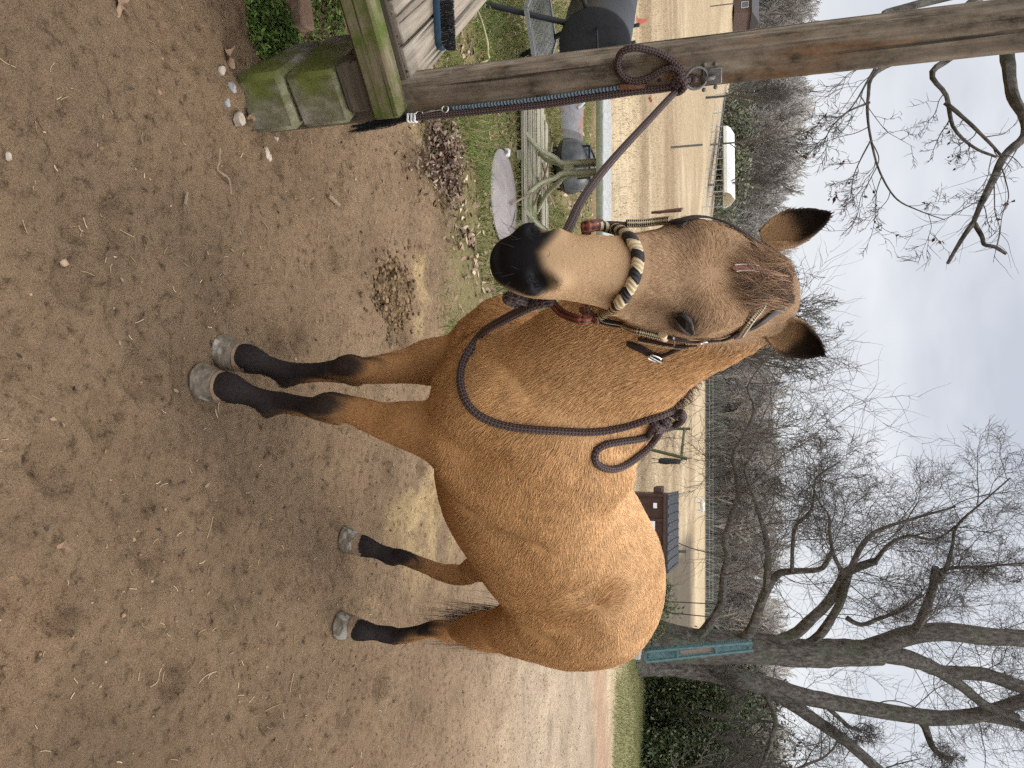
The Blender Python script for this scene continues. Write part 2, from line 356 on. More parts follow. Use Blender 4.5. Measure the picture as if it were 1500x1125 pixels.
c=np.zeros((nx,ny,3))+np.array([.214,.141,.082])
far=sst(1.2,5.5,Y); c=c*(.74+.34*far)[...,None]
c=mixc(c,(.41,.32,.22),zo[6]*.75)
big=fbm(X*.7,Y*.7,51,3); c=c*(.70+.60*big)[...,None]
c=mixc(c,(.17,.105,.06),sst(.55,.75,fbm(X*2.2,Y*2.2,61,3))*.5*near)
c=mixc(c,(.45,.32,.15),sst(.5,.66,fbm(X*2.6,Y*2.6,71,3))*sst(.0,.9,Y-3.0+.2*X)*(1-sst(0,1,X-.6))*.55*near)   # straw-coloured fringe
c=mixc(c,(.15,.135,.052),zo[0]*(.55+.4*zo[8])); c=mixc(c,(.10,.075,.04),zo[1]*.75)
c=mixc(c,(.36,.17,.095),zo[2]*(.85-.45*sst(-.5,3,X)))
st=fbm(X*.02,Y*.33+X*.01,81,3); st2=fbm(X*.25,Y*1.1,91,4)
fc=np.zeros_like(c)+np.array([.47,.36,.22]); fc=mixc(fc,(.25,.175,.10),np.maximum(sst(.48,.66,st)*.6,sst(15.5,19.5,Y+(zo[7]-.5)*3)*(.55+.45*sst(.35,.6,st))*(1-sst(75,100,Y)*.6))); fc=mixc(fc,(.53,.425,.28),sst(.5,.75,st2)*.6)
fc=mixc(fc,(.36,.30,.15),sst(.55,.7,fbm(X*.05,Y*.1,95,3))*.25)
c=c*(1-zo[3][...,None])+fc*zo[3][...,None]
c=mixc(c,(.15,.15,.055),zo[4]*.8*(.6+.5*zo[8])); c=mixc(c,(.075,.06,.04),zo[5]*.9)
m,t,b=nodes('earth'); a=nn(t,'Attribute',attribute_name='col'); co=coords(t)
n1=nn(t,'TexNoise',Scale=27.,Detail=9.0,Roughness=.7); n2=nn(t,'TexNoise',Scale=210.,Detail=3.0,Roughness=.7); vo=nn(t,'TexVoronoi',Scale=150.); n3=nn(t,'TexNoise',Scale=2.2,Detail=6.0)
for q in (n1,n2,vo,n3): t.links.new(co,q.inputs[0])
r1=ramp(t,[(.31,(.26,.25,.24)),(.40,(.72,.71,.70)),(.48,(.98,.98,.98)),(.62,(1.10,1.10,1.10)),(.76,(1.5,1.5,1.45))]); t.links.new(n1.outputs[0],r1.inputs[0])
r2=ramp(t,[(.28,(.5,.5,.5)),(.5,(1,1,1)),(.68,(1.12,1.12,1.1)),(.78,(1.9,1.85,1.7))]); t.links.new(n2.outputs[0],r2.inputs[0])
r3=ramp(t,[(.3,(.8,.8,.8)),(.7,(1.15,1.15,1.15))]); t.links.new(n3.outputs[0],r3.inputs[0])
cc=a.outputs['Color']
for r in (r1,r2,r3):
    mu=nn(t,'Mix',data_type='RGBA',blend_type='MULTIPLY'); mu.inputs['Factor'].default_value=1.; t.links.new(cc,mu.inputs['A']); t.links.new(r.outputs[0],mu.inputs['B']); cc=mu.outputs['Result']
t.links.new(cc,b.inputs['Base Color']); b.inputs['Roughness'].default_value=.95; b.inputs['Specular IOR Level'].default_value=.12
ad=nn(t,'Math',operation='MULTIPLY_ADD'); ad.inputs[1].default_value=.45; t.links.new(n2.outputs[0],ad.inputs[0]); t.links.new(n1.outputs[0],ad.inputs[2])
bp=nn(t,'Bump',Strength=.9,Distance=.012); t.links.new(ad.outputs[0],bp.inputs['Height']); t.links.new(bp.outputs[0],b.inputs['Normal'])
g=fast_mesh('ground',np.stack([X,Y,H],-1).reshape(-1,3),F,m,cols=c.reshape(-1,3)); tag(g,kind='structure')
# ================================================================== loose cover on the ground
def scatter(n,fn,box):
    x=rng.uniform(box[0],box[1],n); y=rng.uniform(box[2],box[3],n); k=rng.random(n)<fn(x,y); return x[k],y[k]
def blades(name,x,y,hmin,hmax,r0,cols,mat,lean=.6,kind='stuff',label=None,cat=None,seg=4):
    n=len(x); z=ground_z(x,y); h=rng.uniform(hmin,hmax,n)*(.6+.8*vn(x*2.5,y*2.5,7)); a=rng.random(n)*2*pi; ln=rng.random(n)*lean
    P=np.zeros((n,seg,3)); 
    for k in range(seg):
        s=k/(seg-1); P[:,k,0]=x+np.cos(a)*h*ln*s**1.6; P[:,k,1]=y+np.sin(a)*h*ln*s**1.6; P[:,k,2]=z-.004+h*s*(1-.35*ln*s)
    rad=(r0*rng.uniform(.7,1.3,n))[:,None]*np.linspace(1,.15,seg)[None]
    cols=np.asarray(cols,float); ci=cols[rng.integers(0,len(cols),n)]*rng.uniform(.6,1.3,(n,1))
    o=curves(name,P.reshape(-1,3),[seg]*n,rad.ravel(),mat,col=ci); return tag(o,label,cat,kind=kind)
gm=attr_mat('blade',rough=.7,spec=.2)
GREEN=[(.13,.20,.04),(.10,.155,.03),(.18,.22,.06),(.30,.25,.11),(.38,.30,.16)]
x,y=scatter(230000,lambda x,y:zones(x,y)[0]*sst(.30,.58,fbm(x*1.7,y*1.7,13))*.95*np.clip(5.5/y,.35,1),(-5.5,1.6,3.2,10.8))
k_=np.hypot(x-gnd(735,290)[0],y-gnd(735,290)[1])>.41; x,y=x[k_],y[k_]
blades('grass',x,y,.03,.095,.0024,GREEN,gm,1.0,label='short winter grass growing round the table and the grey lid',cat='grass')
x,y=scatter(36000,lambda x,y:zones(x,y)[4]*(y<22)*.9,(2.5,12,12.5,21))
blades('verge_grass',x,y,.03,.09,.004,[(.17,.19,.06),(.13,.16,.045),(.28,.25,.11)],gm,.9,label='green grass verge in front of the dark evergreens',cat='grass')
x,y=scatter(90000,lambda x,y:zones(x,y)[3]*(1-zones(x,y)[4])*np.clip(13/y,.05,1)**1.3,(-26,9,12.2,52))
blades('field_grass',x,y,.04,.12,.004,[(.43,.34,.205),(.33,.24,.135),(.50,.41,.27),(.25,.175,.10)],gm,1.0,label='dry tan grass over the open field',cat='grass')
# straw and hay stalks lying flat on the dirt
x,y=scatter(9000,lambda x,y:(1-zones(x,y)[0]*.6)*(.10+.5*sst(.45,.6,fbm(x*2.,y*2.,17))+.6*sst(3,4,y)*(x<.8)),(-2.6,4.6,.9,8.5))
n=len(x); a=rng.random(n)*pi; ln=rng.uniform(.008,.034,n)*np.where(rng.random(n)<.06,2.5,1); bend=rng.normal(0,.25,n); P=np.zeros((n,3,3)); 
for k,s in enumerate((-.5,0,.5)):
    xx=x+np.cos(a)*ln*s-np.sin(a)*ln*bend*(s*s); yy=y+np.sin(a)*ln*s+np.cos(a)*ln*bend*(s*s); P[:,k]=np.stack([xx,yy,ground_z(xx,yy)+.003+.006*rng.random(n)*abs(s)],-1)
cs=np.array([(.50,.38,.22),(.42,.31,.17),(.32,.23,.13),(.22,.15,.09),(.56,.45,.29)])
tag(curves('straw',P.reshape(-1,3),[3]*n,np.repeat(rng.uniform(.0006,.0014,n),3),gm,col=cs[rng.integers(0,5,n)]*rng.uniform(.7,1.1,(n,1))),'bits of straw and hay strewn over the dirt','straw',kind='stuff')
# pebbles and crumbs of dirt
x,y=scatter(16000,lambda x,y:.10+.75*sst(.52,.66,fbm(x*1.8,y*1.8,19))+.4*sst(4,8,y+x)*(x>.3),(-2.4,5.5,.9,9.5)); n=len(x)
ico=[(0,0,1),(.894,0,.447),(.276,.851,.447),(-.724,.526,.447),(-.724,-.526,.447),(.276,-.851,.447),(.724,.526,-.447),(-.276,.851,-.447),(-.894,0,-.447),(-.276,-.851,-.447),(.724,-.526,-.447),(0,0,-1)]
icf=[(0,1,2),(0,2,3),(0,3,4),(0,4,5),(0,5,1),(1,6,2),(2,7,3),(3,8,4),(4,9,5),(5,10,1),(6,7,2),(7,8,3),(8,9,4),(9,10,5),(10,6,1),(11,7,6),(11,8,7),(11,9,8),(11,10,9),(11,6,10)]
r=rng.gamma(2.,.0014,n)+.0012; V=np.array(ico)[None]*r[:,None,None]*rng.uniform(.6,1.3,(n,12,1))*np.array([1,1,.65]); V=V+np.stack([x,y,ground_z(x,y)+r*.2],-1)[:,None]
pc=np.array([(.27,.17,.10),(.20,.125,.075),(.33,.23,.15),(.14,.09,.055),(.36,.29,.22)])[rng.choice(5,n,p=[.36,.26,.2,.16,.02])]*rng.uniform(.7,1.2,(n,1))
tag(fast_mesh('pebbles',V.reshape(-1,3),(np.array(icf)[None]+np.arange(n)[:,None,None]*12).reshape(-1,3),attr_mat('pebble',.9,.15),cols=np.repeat(pc,12,0),smooth=False),'crumbs of dirt and small pebbles over the yard','pebbles',kind='stuff')
# dead leaves
def leaf_patch(name,x,y,size,cols,mat,label,lift=.02,flat=.5,cat='leaves',zadd=None,parent=None):
    n=len(x); z=ground_z(x,y)+(0 if zadd is None else zadd)+rng.random(n)*lift; a=rng.random(n)*2*pi; s=rng.uniform(.6,1.3,n)*size
    d=np.stack([np.cos(a),np.sin(a),rng.normal(0,flat,n)],-1); d/=np.linalg.norm(d,axis=1)[:,None]
    u=np.cross(d,np.stack([rng.normal(0,flat,n),rng.normal(0,flat,n),np.ones(n)],-1)); u/=np.linalg.norm(u,axis=1)[:,None]; nn_=np.cross(u,d)
    shp=[(-1,0,0),(-.5,.26,.12),(0,.42,.16),(.55,.27,.08),(1,0,.25),(.55,-.27,.08),(0,-.42,.16),(-.5,-.26,.12)]
    V=np.zeros((n,8,3)); c0=np.stack([x,y,z+.004],-1)
    for k,(p,q,w) in enumerate(shp): V[:,k]=c0+(d*p+u*q*(.8+.5*rng.random((n,1)))+nn_*w*rng.uniform(-1,1.2,(n,1)))*s[:,None]
    F=np.array([(0,1,7),(1,2,7),(2,6,7),(2,3,6),(3,5,6),(3,4,5)])
    cl=np.asarray(cols)[rng.integers(0,len(cols),n)]*rng.uniform(.6,1.25,(n,1))
    o=fast_mesh(name,V.reshape(-1,3),(F[None]+np.arange(n)[:,None,None]*8).reshape(-1,3),mat,parent,cols=np.repeat(cl,8,0),smooth=False)
    return tag(o,label,cat,kind='stuff') if parent is None else o
LEAF=[(.30,.20,.13),(.38,.27,.18),(.22,.14,.09),(.44,.33,.23),(.16,.10,.065)]
lm=attr_mat('dry_leaf',.75,.2)
x,y=scatter(15000,lambda x,y:zones(x,y)[0]*(.15+.85*sst(.42,.6,fbm(x*1.9,y*1.9,23)))*np.clip(6/y,.2,1),(-5,1.5,3.3,10.5))
leaf_patch('leaf_litter',x,y,.032,LEAF,lm,'dead leaves strewn in the grass beyond the post')
x,y=scatter(700,lambda x,y:zones(x,y)[1],(-2.8,-.9,1.1,4.)); leaf_patch('dead_leaves',x,y,.028,[(.20,.11,.07),(.28,.17,.11),(.13,.08,.05)],lm,'dead leaves lying in the damp strip beside the platform')
gp=gnd(640,232); th=rng.random(2400)*2*pi; rr=np.abs(rng.normal(0,.52,2400)); x=gp[0]+np.cos(th)*rr*.34*(1+.25*np.sin(3*th)); y=gp[1]+np.sin(th)*rr*.46*(1+.2*np.cos(2*th+1))
leaf_patch('leaf_pile',x,y,.019,[(.15,.092,.058),(.21,.14,.095),(.085,.052,.035),(.28,.20,.14)],lm,'heap of dark dead leaves at the foot of the post',lift=.05,zadd=.075*np.exp(-2.2*rr**2)*rng.random(2400),flat=.75)
# weeds under the platform edge
def weed(name,cx,cy,rx,ry,n,hh,label,kind='stuff'):
    th=rng.random(n)*2*pi; rr=np.sqrt(rng.random(n)); x=cx+np.cos(th)*rr*rx; y=cy+np.sin(th)*rr*ry; h=hh*(1-rr**2)*rng.random(n)
    leaf_patch(name,x,y,.011,[(.10,.16,.03),(.07,.12,.022),(.15,.20,.05),(.05,.08,.018)],lm,label,lift=.012,zadd=h,flat=.6,cat='weeds')
a=gnd(395,52); weed('weeds',a[0]-.02,a[1]+.02,.17,.2,2600,.05,'low green chickweed clump beside the mossy concrete blocks')
a=gnd(470,22); weed('weeds',a[0],a[1],.18,.2,1200,.05,'green weeds in the shade under the mossy beam')
a=gnd(700,30); weed('undergrowth',a[0]-.3,a[1]+.2,.8,.6,2500,.09,'dark green undergrowth behind the timber platform')
# a few things one could pick up
def twig(name,pts,r,mat,label,cat='stick'):
    P=[gnd(*q)+np.array([0,0,.010]) for q in pts]; mb=MB(); mb.tube(crom(P,4),r,6); return tag(mb.build(name,mat),label,cat)
bark_s=noisy('stick_bark',[(.16,.11,.07),(.28,.20,.13)],60,.85); pale=noisy('pale_wood',[(.6,.5,.33),(.75,.65,.45)],60,.8)
twig('stick',[(478,287),(486,294),(494,301)],.009,bark_s,'short grey stick lying on the dirt in front of the leaf heap')
o=MB()
for pts in (((102,178),(108,188),(111,194)),((106,182),(118,181)),((110,191),(121,194))): o.tube(crom([gnd(*q)+np.array([0,0,.008]) for q in pts],3),.0028,5)
tag(o.build('twig',pale),'pale forked splinter lying on the bare dirt','twig')
twig('stick',[(318,218),(317,238),(315,250),(331,262),(334,284)],.004,bark_s,'thin dark crooked root across the dirt below the concrete blocks')
twig('stick',[(270,282),(267,300)],.005,bark_s,'small dark stick on the dirt below the thin crooked root')
stone=noisy('pale_stone',[(.34,.27,.20),(.47,.39,.31)],25,.8,.4); grit=noisy('grey_stone',[(.22,.20,.19),(.38,.36,.34)],25,.85,.5)
for k,(px,py,r,mt,lb) in enumerate([(347,174,.028,stone,'pale rounded stone at the corner of the concrete blocks'),(387,224,.022,stone,'white stone of the pair below the mossy blocks'),(392,231,.016,stone,'smaller grey white stone of the pair below the mossy blocks'),(336,133,.026,grit,'grey stone among rubble at the left foot of the blocks'),(322,104,.017,stone,'pale pebble near the chickweed clump'),(402,204,.014,stone,'small tan pebble under the mossy block face'),(11,229,.010,stone,'pale stone at the very bottom of the yard'),(330,150,.017,grit,'dark grey stone nearest the pale rounded stone')]):
    a=gnd(px,py); tag(MB().blob(a+[0,0,r*.35],(r,r*.8,r*.62),k+3).build('stone',mt,org=tuple(a)),lb,'stone')
lv=noisy('leaf_brown',[(.20,.125,.075),(.31,.205,.13)],40,.8,.3)
def oak_leaf(px,py,s,rot,label):
    a=gnd(px,py)+np.array([0,0,.012]); out=[]
    for k in range(40):
        t=2*pi*k/40; rr=s*(.62+.30*cos(5*t)*(1 if abs(t-pi)>.3 else .2))*(.75+.25*abs(cos(t))); out.append((a[0]+rr*cos(t+rot)*1.2,a[1]+rr*sin(t+rot)*.8,a[2]+.010*sin(3*t)+.012*(rr/s)**2))
    V=np.array([a]+out); V2=V-[0,0,.0012]; F=[(0,1+k,1+(k+1)%40) for k in range(40)]; n=len(V)
    mb=MB(); mb.add(np.concatenate([V,V2]),F+[(n,n+1+(k+1)%40,n+1+k) for k in range(40)]+[(1+k,n+1+k,n+1+(k+1)%40,1+(k+1)%40) for k in range(40)])
    return tag(mb.build('oak_leaf',lv),label,'leaf')
oak_leaf(332,84,.038,.4,'tan lobed oak leaf lying above the rubble by the chickweed')
oak_leaf(363,172,.026,1.4,'small brown leaf leaning by the pale rounded stone')
oak_leaf(172,6,.045,2.2,'curled tan leaf at the left edge of the yard')
oak_leaf(86,800,.022,.9,'brown leaf flat on the dirt to the right of the horse')
# manure
mb=MB(); a=gnd(578,432)
for k in range(640):
    th=rng.random()*2*pi; rr=abs(rng.normal(0,.5)); r=rng.uniform(.005,.020)*(1.25 if rr<.7 else .7); x0=a[0]+cos(th)*rr*.25; y0=a[1]+sin(th)*rr*.31
    mb.blob((x0,y0,float(ground_z(x0,y0))+r*.3+.022*exp(-2*rr*rr)*rng.random()),(r,r*.9,r*.7),k,6,4,.5)
tag(mb.build('manure_pile',noisy('dung',[(.035,.022,.011),(.13,.080,.038),(.28,.185,.085)],45,.95,.6,detail=6)),'crumbled dark manure pile on the dirt left of the front legs','manure',kind='stuff')
x,y=scatter(5200,lambda x,y:(1-zones(x,y)[0])*(.12+.6*sst(.5,.68,fbm(x*2.3,y*2.3,43))),(-2.4,4.2,.9,7.5))
leaf_patch('mulch',x,y,.010,[(.07,.045,.03),(.11,.07,.045),(.05,.035,.026),(.22,.15,.09)],lm,'dark chips of bark and dung trodden into the dirt',lift=.004,flat=.5,cat='mulch')
# ================================================================== bare winter trees
def walk(p,d,L,r,g,n=6,wig=.25,up=.05):
    P=[np.array(p,float)]; d=unit(d)
    for k in range(n-1):
        d=unit(d+g.normal(0,wig,3)+np.array([0,0,up])); P.append(P[-1]+d*L/(n-1))
    return np.array(P),np.linspace(r,r*.32,n)
def sprout(P,Rr,level,g,out,dens=1.,wig=.25,up=.06,rmin=.004,fr=(.32,.62)):
    out.append((P,Rr))
    if level<=0: return
    L=np.linalg.norm(np.diff(P,axis=0),axis=1).sum(); n=max(2,int(dens*(4+3*g.random())))
    for k in range(n):
        t=.22+.76*(k+g.random())/n; q=t*(len(P)-1); i=min(int(q),len(P)-2); f=q-i
        p=P[i]*(1-f)+P[i+1]*f; r=Rr[i]*(1-f)+Rr[i+1]*f; T=unit(P[i+1]-P[i])
        s=g.normal(0,1,3); s=unit(s-T*(s@T)); an=g.uniform(.5,1.15); d=T*cos(an)+s*sin(an)
        l=L*g.uniform(*fr)*(1.15-.55*t); rr=max(r*g.uniform(.4,.62),rmin)
        a,b=walk(p,d,l,rr,g,6 if level>1 else 5,wig,up); sprout(a,b,level-1,g,out,dens,wig,up,rmin,fr)
def strands(out):
    P=np.concatenate([a for a,b in out]); R=np.concatenate([b for a,b in out]); return P,[len(a) for a,b in out],R
bark=noisy('bark',[(.028,.024,.019),(.092,.080,.067),(.18,.16,.135)],14,.95,1.0,(1,1,.35),9,dist=.05,spec=.15,coarse=(1.3,(.10,.115,.075),.55,.75))
twigm,t,b=nodes('twigs'); b.inputs['Base Color'].default_value=(.085,.074,.064,1); b.inputs['Roughness'].default_value=.9; b.inputs['Specular IOR Level'].default_value=.1
twigf,t,b=nodes('far_twigs'); a=nn(t,'Attribute',attribute_name='col'); t.links.new(a.outputs['Color'],b.inputs['Base Color']); b.inputs['Roughness'].default_value=.95; b.inputs['Specular IOR Level'].default_value=.05
def limb_mesh(mb,P,Rr,n=10,rough=.06,seed=0,flare=0):
    P=np.asarray(P,float); Rr=np.asarray(Rr,float); g=np.random.default_rng(seed); T=np.gradient(P,axis=0); T/=np.linalg.norm(T,axis=1)[:,None]
    u=unit(np.cross(T[0],[.3,1,.1])); V=[]
    for i in range(len(P)):
        u=unit(u-T[i]*(u@T[i])); w=np.cross(T[i],u)
        for k in range(n):
            a=2*pi*k/n; q=1+rough*(sin(3*a+i*.7+seed)+.7*sin(5*a-i*.9)+.8*g.normal()); q*=1+flare*max(0,1-i/4)**2*(1+.5*sin(4*a+1)); V.append(P[i]+Rr[i]*q*(cos(a)*u+sin(a)*w))
    F=[(i*n+k,i*n+(k+1)%n,(i+1)*n+(k+1)%n,(i+1)*n+k) for i in range(len(P)-1) for k in range(n)]
    F.append([(len(P)-1)*n+k for k in range(n)]); mb.add(V,F)
def limb(pix,zs,rs,n=4):      # a limb traced at its real distance: sight lines taken at depth zs
    P=np.array([pt(x,y,z) for (x,y),z in zip(pix,np.interp(np.linspace(0,1,len(pix)),np.linspace(0,1,len(zs)),zs))])
    P=crom(P,n); R=np.interp(np.linspace(0,1,len(P)),np.linspace(0,1,len(rs)),rs); return P,R
g=np.random.default_rng(5)
Z=18.
BIG=dict(
 A=([(915,932),(950,938),(1035,946),(1116,952),(1184,956),(1240,957),(1290,955)],[18,18],[.70,.54,.42,.37,.35,.33,.31]),
 A1=([(1255,957),(1310,938),(1342,928),(1393,926),(1450,932),(1520,936),(1640,930)],[18,17.6],[.25,.24,.23,.22,.20,.17]),
 A2=([(1278,956),(1325,963),(1372,981),(1410,1006),(1445,1034),(1490,1050)],[18,18.6],[.22,.2,.15,.11,.09]),
 A3=([(1380,984),(1420,986),(1457,992),(1510,1010),(1600,1030)],[18.3,18.3],[.16,.17,.17,.15]),
 L1=([(1095,948),(1159,932),(1190,905),(1214,881),(1230,855),(1240,838),(1265,828),(1283,822)],[18,17],[.20,.19,.17,.15,.12]),
 L2=([(1180,945),(1201,930),(1218,905),(1232,880),(1240,850),(1248,830),(1262,800),(1284,778),(1330,762),(1400,742)],[18,17,16.6],[.16,.15,.13,.10,.06,.03]),
 L3=([(1020,934),(1036,918),(1056,885),(1060,843),(1066,813),(1062,790),(1075,745),(1082,720),(1077,690),(1074,665),(1088,640),(1105,600),(1096,565),(1128,520)],[17.8,16],[.17,.14,.12,.10,.08,.06,.04,.02]),
 L4=([(1080,940),(1099,924),(1116,880),(1125,860),(1138,842),(1160,837),(1200,834),(1212,822),(1218,808)],[17.9,16.6],[.19,.17,.15,.13,.10,.08,.06]),
 L5=([(1122,866),(1124,845),(1125,810),(1120,780),(1106,735),(1092,690),(1100,670)],[17.5,16],[.14,.12,.08,.05,.03]),
 L6=([(1160,838),(1161,800),(1166,770),(1185,752),(1192,730),(1196,700),(1225,680)],[17,16.2],[.07,.06,.05,.03,.02]),
 L7=([(1237,842),(1222,815),(1215,780),(1214,755),(1200,735),(1190,710)],[17,16],[.08,.06,.04,.03,.02]),
 L8=([(1330,932),(1346,915),(1360,880),(1368,855),(1370,832)],[17.8,16.8],[.16,.15,.14,.12]),
 L9=([(1368,852),(1385,835),(1395,800),(1402,770),(1440,735),(1480,700)],[17,16],[.09,.07,.05,.03,.02]),
 L10=([(1372,838),(1395,832),(1440,830),(1500,825)],[17,16],[.08,.06,.04,.03]),
 L11=([(1240,905),(1262,915),(1290,905),(1320,895),(1350,870)],[17.4,17],[.09,.07,.05,.03]),
 L12=([(1283,822),(1300,800),(1330,785),(1370,790),(1400,770)],[17,16.5],[.08,.06,.04,.03]),
 B=([(920,958),(958,966),(990,972),(1030,981),(1116,1002),(1159,1014),(1223,1030),(1329,1047),(1393,1052),(1449,1043),(1510,1022),(1600,1000)],[18.4,18.8],[.56,.40,.33,.27,.235,.215,.205,.20,.19,.18,.16,.14]),
 B2=([(1340,1048),(1354,1064),(1364,1090),(1375,1104),(1395,1115)],[18.8,18.4],[.15,.13,.10,.07]),
 B3=([(1430,1048),(1470,1056),(1510,1066),(1580,1090)],[18.8,19],[.18,.17,.15,.12]),
 B4=([(1116,1004),(1128,1030),(1136,1058),(1128,1090),(1118,1118),(1105,1150)],[18.6,17.8],[.12,.10,.085,.07,.06]),
 B5=([(1110,1003),(1160,1032),(1205,1062),(1244,1090),(1290,1130),(1350,1180)],[18.7,19.4],[.15,.16,.15,.14,.12]),
 B6=([(1200,1026),(1225,1048),(1245,1065),(1262,1072)],[18.7,18.4],[.1,.08,.06,.04]),
 B7=([(1030,982),(1052,992),(1065,1008),(1072,1020)],[18.4,17.6],[.07,.05,.03,.02]),
)
def fork_tree(name,limbs,label,trunks,seed,dens,parts,rmesh=.035,levels=3,base=None,loc=None):
    g=np.random.default_rng(seed); root=at_world(empty(name,loc,label,'tree')); mt=MB(); LM=[]; out=[]
    for k,(n,(px,zs,rs)) in enumerate(limbs.items()):
        P,R=limb(px,zs,rs); big=n in trunks; R=R*(1 if big else .72); mc=MB(); limb_mesh(mt if big else mc,P,R,14 if big else 9,.05,k,flare=.35 if n in ('A','B') else 0)
        if not big: LM.append(mc)
        if n in ('A','B'): lv=0
        else: lv=levels
        if lv: sprout(P,np.minimum(R,.022),lv,g,out,dens,.24,.045,.0040,(.42,.78))
        else:
            o2=[]; sprout(P[8:],np.minimum(R[8:],.03),2,g,o2,dens*.8,.3,.06,.0045,(.10,.30)); out+=o2[1:]
    tr=mt.build('trunk',bark,root)
    for mc in LM: mc.build('limb',bark,tr)
    P,S,R=strands(out); curves('crown',P,S,R,twigm,root); return root,len(S)
r_,ns=fork_tree('oak_tree',BIG,'huge bare grey oak with two heavy trunks standing behind the teal rack',('A','A1','A2','A3','B','B5'),11,1.9,3,loc=tuple(gnd(938,948)))
print('oak strands',ns)
# oak whose boughs come in from beyond the post; some dead leaves still hang on it
LEFT=dict(
 T=([(640,-1150),(900,-1000),(1200,-860),(1450,-760),(1800,-700)],[6.6,6.2],[.34,.30,.27,.24,.2]),
 M1=([(1450,-760),(1560,-420),(1540,-120),(1480,40),(1478,100),(1484,140),(1500,172),(1500,200),(1472,228),(1455,262),(1440,292),(1426,326)],[6.2,5.6],[.2,.15,.10,.060,.053,.047,.041,.036,.032,.028,.023,.018]),
 M2=([(1426,326),(1408,352),(1388,386)],[5.6,5.6],[.021,.017,.012]),
 M3=([(1427,327),(1438,346),(1442,358),(1458,362),(1474,372)],[5.6,5.5],[.020,.017,.015,.012]),
 D1=([(1540,-100),(1360,60),(1284,105),(1272,140),(1271,170),(1276,205),(1288,250),(1312,290),(1345,308),(1384,322)],[5.8,5.4],[.06,.026,.014,.011,.009,.007,.005,.003]),
 D2=([(1540,-100),(1420,60),(1366,105),(1386,140),(1396,185),(1425,215),(1460,230)],[5.9,5.6],[.05,.03,.020,.016,.012,.010]),
 D3=([(1384,150),(1420,180),(1450,210),(1470,232)],[5.7,5.6],[.018,.015,.012,.01]),
 D4=([(1520,-40),(1330,10),(1292,22),(1300,60),(1270,120),(1245,160),(1210,190)],[5.8,5.5],[.05,.03,.012,.010,.008,.005,.003]),
 D5=([(1274,150),(1240,165),(1216,190),(1205,215)],[5.5,5.4],[.009,.006,.004,.003]),
 D6=([(1276,205),(1260,235),(1250,260),(1246,290)],[5.5,5.4],[.007,.005,.003,.002]),
)
g=np.random.default_rng(23); base=gnd(640,-1150); lx=pt(640,-1150,6.6)
root=at_world(empty('oak_tree',(lx[0],lx[1],0),'oak hanging brown dead leaves from boughs above the wooden post','tree')); mt=MB(); LM=[]; out=[]; tips=[]
for k,(n,(px,zs,rs)) in enumerate(LEFT.items()):
    P,R=limb(px,zs,rs)
    if n=='T': P=np.concatenate([[[P[0][0],P[0][1],-.1]],P]); R=np.concatenate([[.42],R])
    mc=MB(); limb_mesh(mt if n=='T' else mc,P,R,12 if n=='T' else 8,.05,k)
    if n!='T': LM.append(mc)
    if n in ('M1','D1','D2','D3','D4','D5','D6'):
        q=len(P)//3 if n in ('M1','D1','D2','D4') else 0
        o2=[]; sprout(P[q:],np.minimum(R[q:],.009),2 if n in ('M1','D3') else 3,g,o2,1.25,.20,-.09,.0020,(.32,.66)); out+=o2; tips+=[a[-1] for a,b in o2 if b[0]<.004]
tr=mt.build('trunk',bark,root)
for mc in LM: mc.build('limb',bark,tr)
P,S,R=strands(out); curves('crown',P,S,R,twigm,root)
V=[];cl=[];tips=np.array(tips); sel=tips[g.random(len(tips))<.013]; Fq=[]
for p in sel:
    for j in range(g.integers(2,7)):
        c0=p+g.normal(0,.022,3); d=unit(g.normal(0,1,3)+[0,0,-.8]); s=unit(np.cross(d,g.normal(0,1,3))); nn2=np.cross(d,s); L=g.uniform(.022,.05); i=len(V)
        V+=[c0,c0+d*L*.5+s*L*.28+nn2*L*.15,c0+d*L,c0+d*L*.5-s*L*.28+nn2*L*.12]; Fq.append((i,i+1,i+2,i+3)); cl+= [np.array([.085,.045,.032])*g.uniform(.5,1.6)]*4
fast_mesh('leaves',V,Fq,attr_mat('hanging_leaf',.8,.15),root,cols=np.array(cl),smooth=False)
# ------------------------------------------------------------------ prototypes for trees farther off
def proto(seed,Ht,r,levels,dens,spread=.5):
    g=np.random.default_rng(seed); out=[]; P,R=walk((0,0,0),(0,0,1),Ht*.75,r,g,9,.06,.25); out.append((P,R))
    n=int(7+4*g.random())
    for k in range(n):
        t=.25+.75*k/n; q=t*8; i=min(int(q),7); p=P[i]+(P[i+1]-P[i])*(q-i); a=k*2.4+g.normal()*.5; an=(.9-.55*t)*spread*2
        d=np.array([cos(a)*sin(an),sin(a)*sin(an),cos(an)]); l=Ht*(.52-.2*t)*g.uniform(.8,1.15)
        A,B=walk(p,d,l,max(R[i]*.6,.02),g,7,.17,.14); sprout(A,B,levels,g,out,dens,.2,.13,.008)
    return out
def tree_at(out,x,y,z,s,rz): 
    c,s_=cos(rz)*s,sin(rz)*s; M=np.array([[c,-s_,0],[s_,c,0],[0,0,s]]); return [(a@M.T+[x,y,z],b*s) for a,b in out]
MID=[(1078,460,52,10.5,'bare tree with dark fanning limbs seen between the horse ears'),(1085,515,44,9.0,'spreading bare tree just right of the horse left ear'),(1120,640,119,19,'tall bare tree with a forked crown above the dark hanging rail'),(1090,20,95,12,'bare tree behind the dark roofed house'),(1075,170,85,9,'bare tree right of the post above the field edge'),(1075,235,100,13,'tall fine twigged tree behind the white carport'),(1075,290,105,11,'fine twigged tree at the right end of the white carport'),(1040,1100,24,8,'slim bare tree among the dark evergreens')]
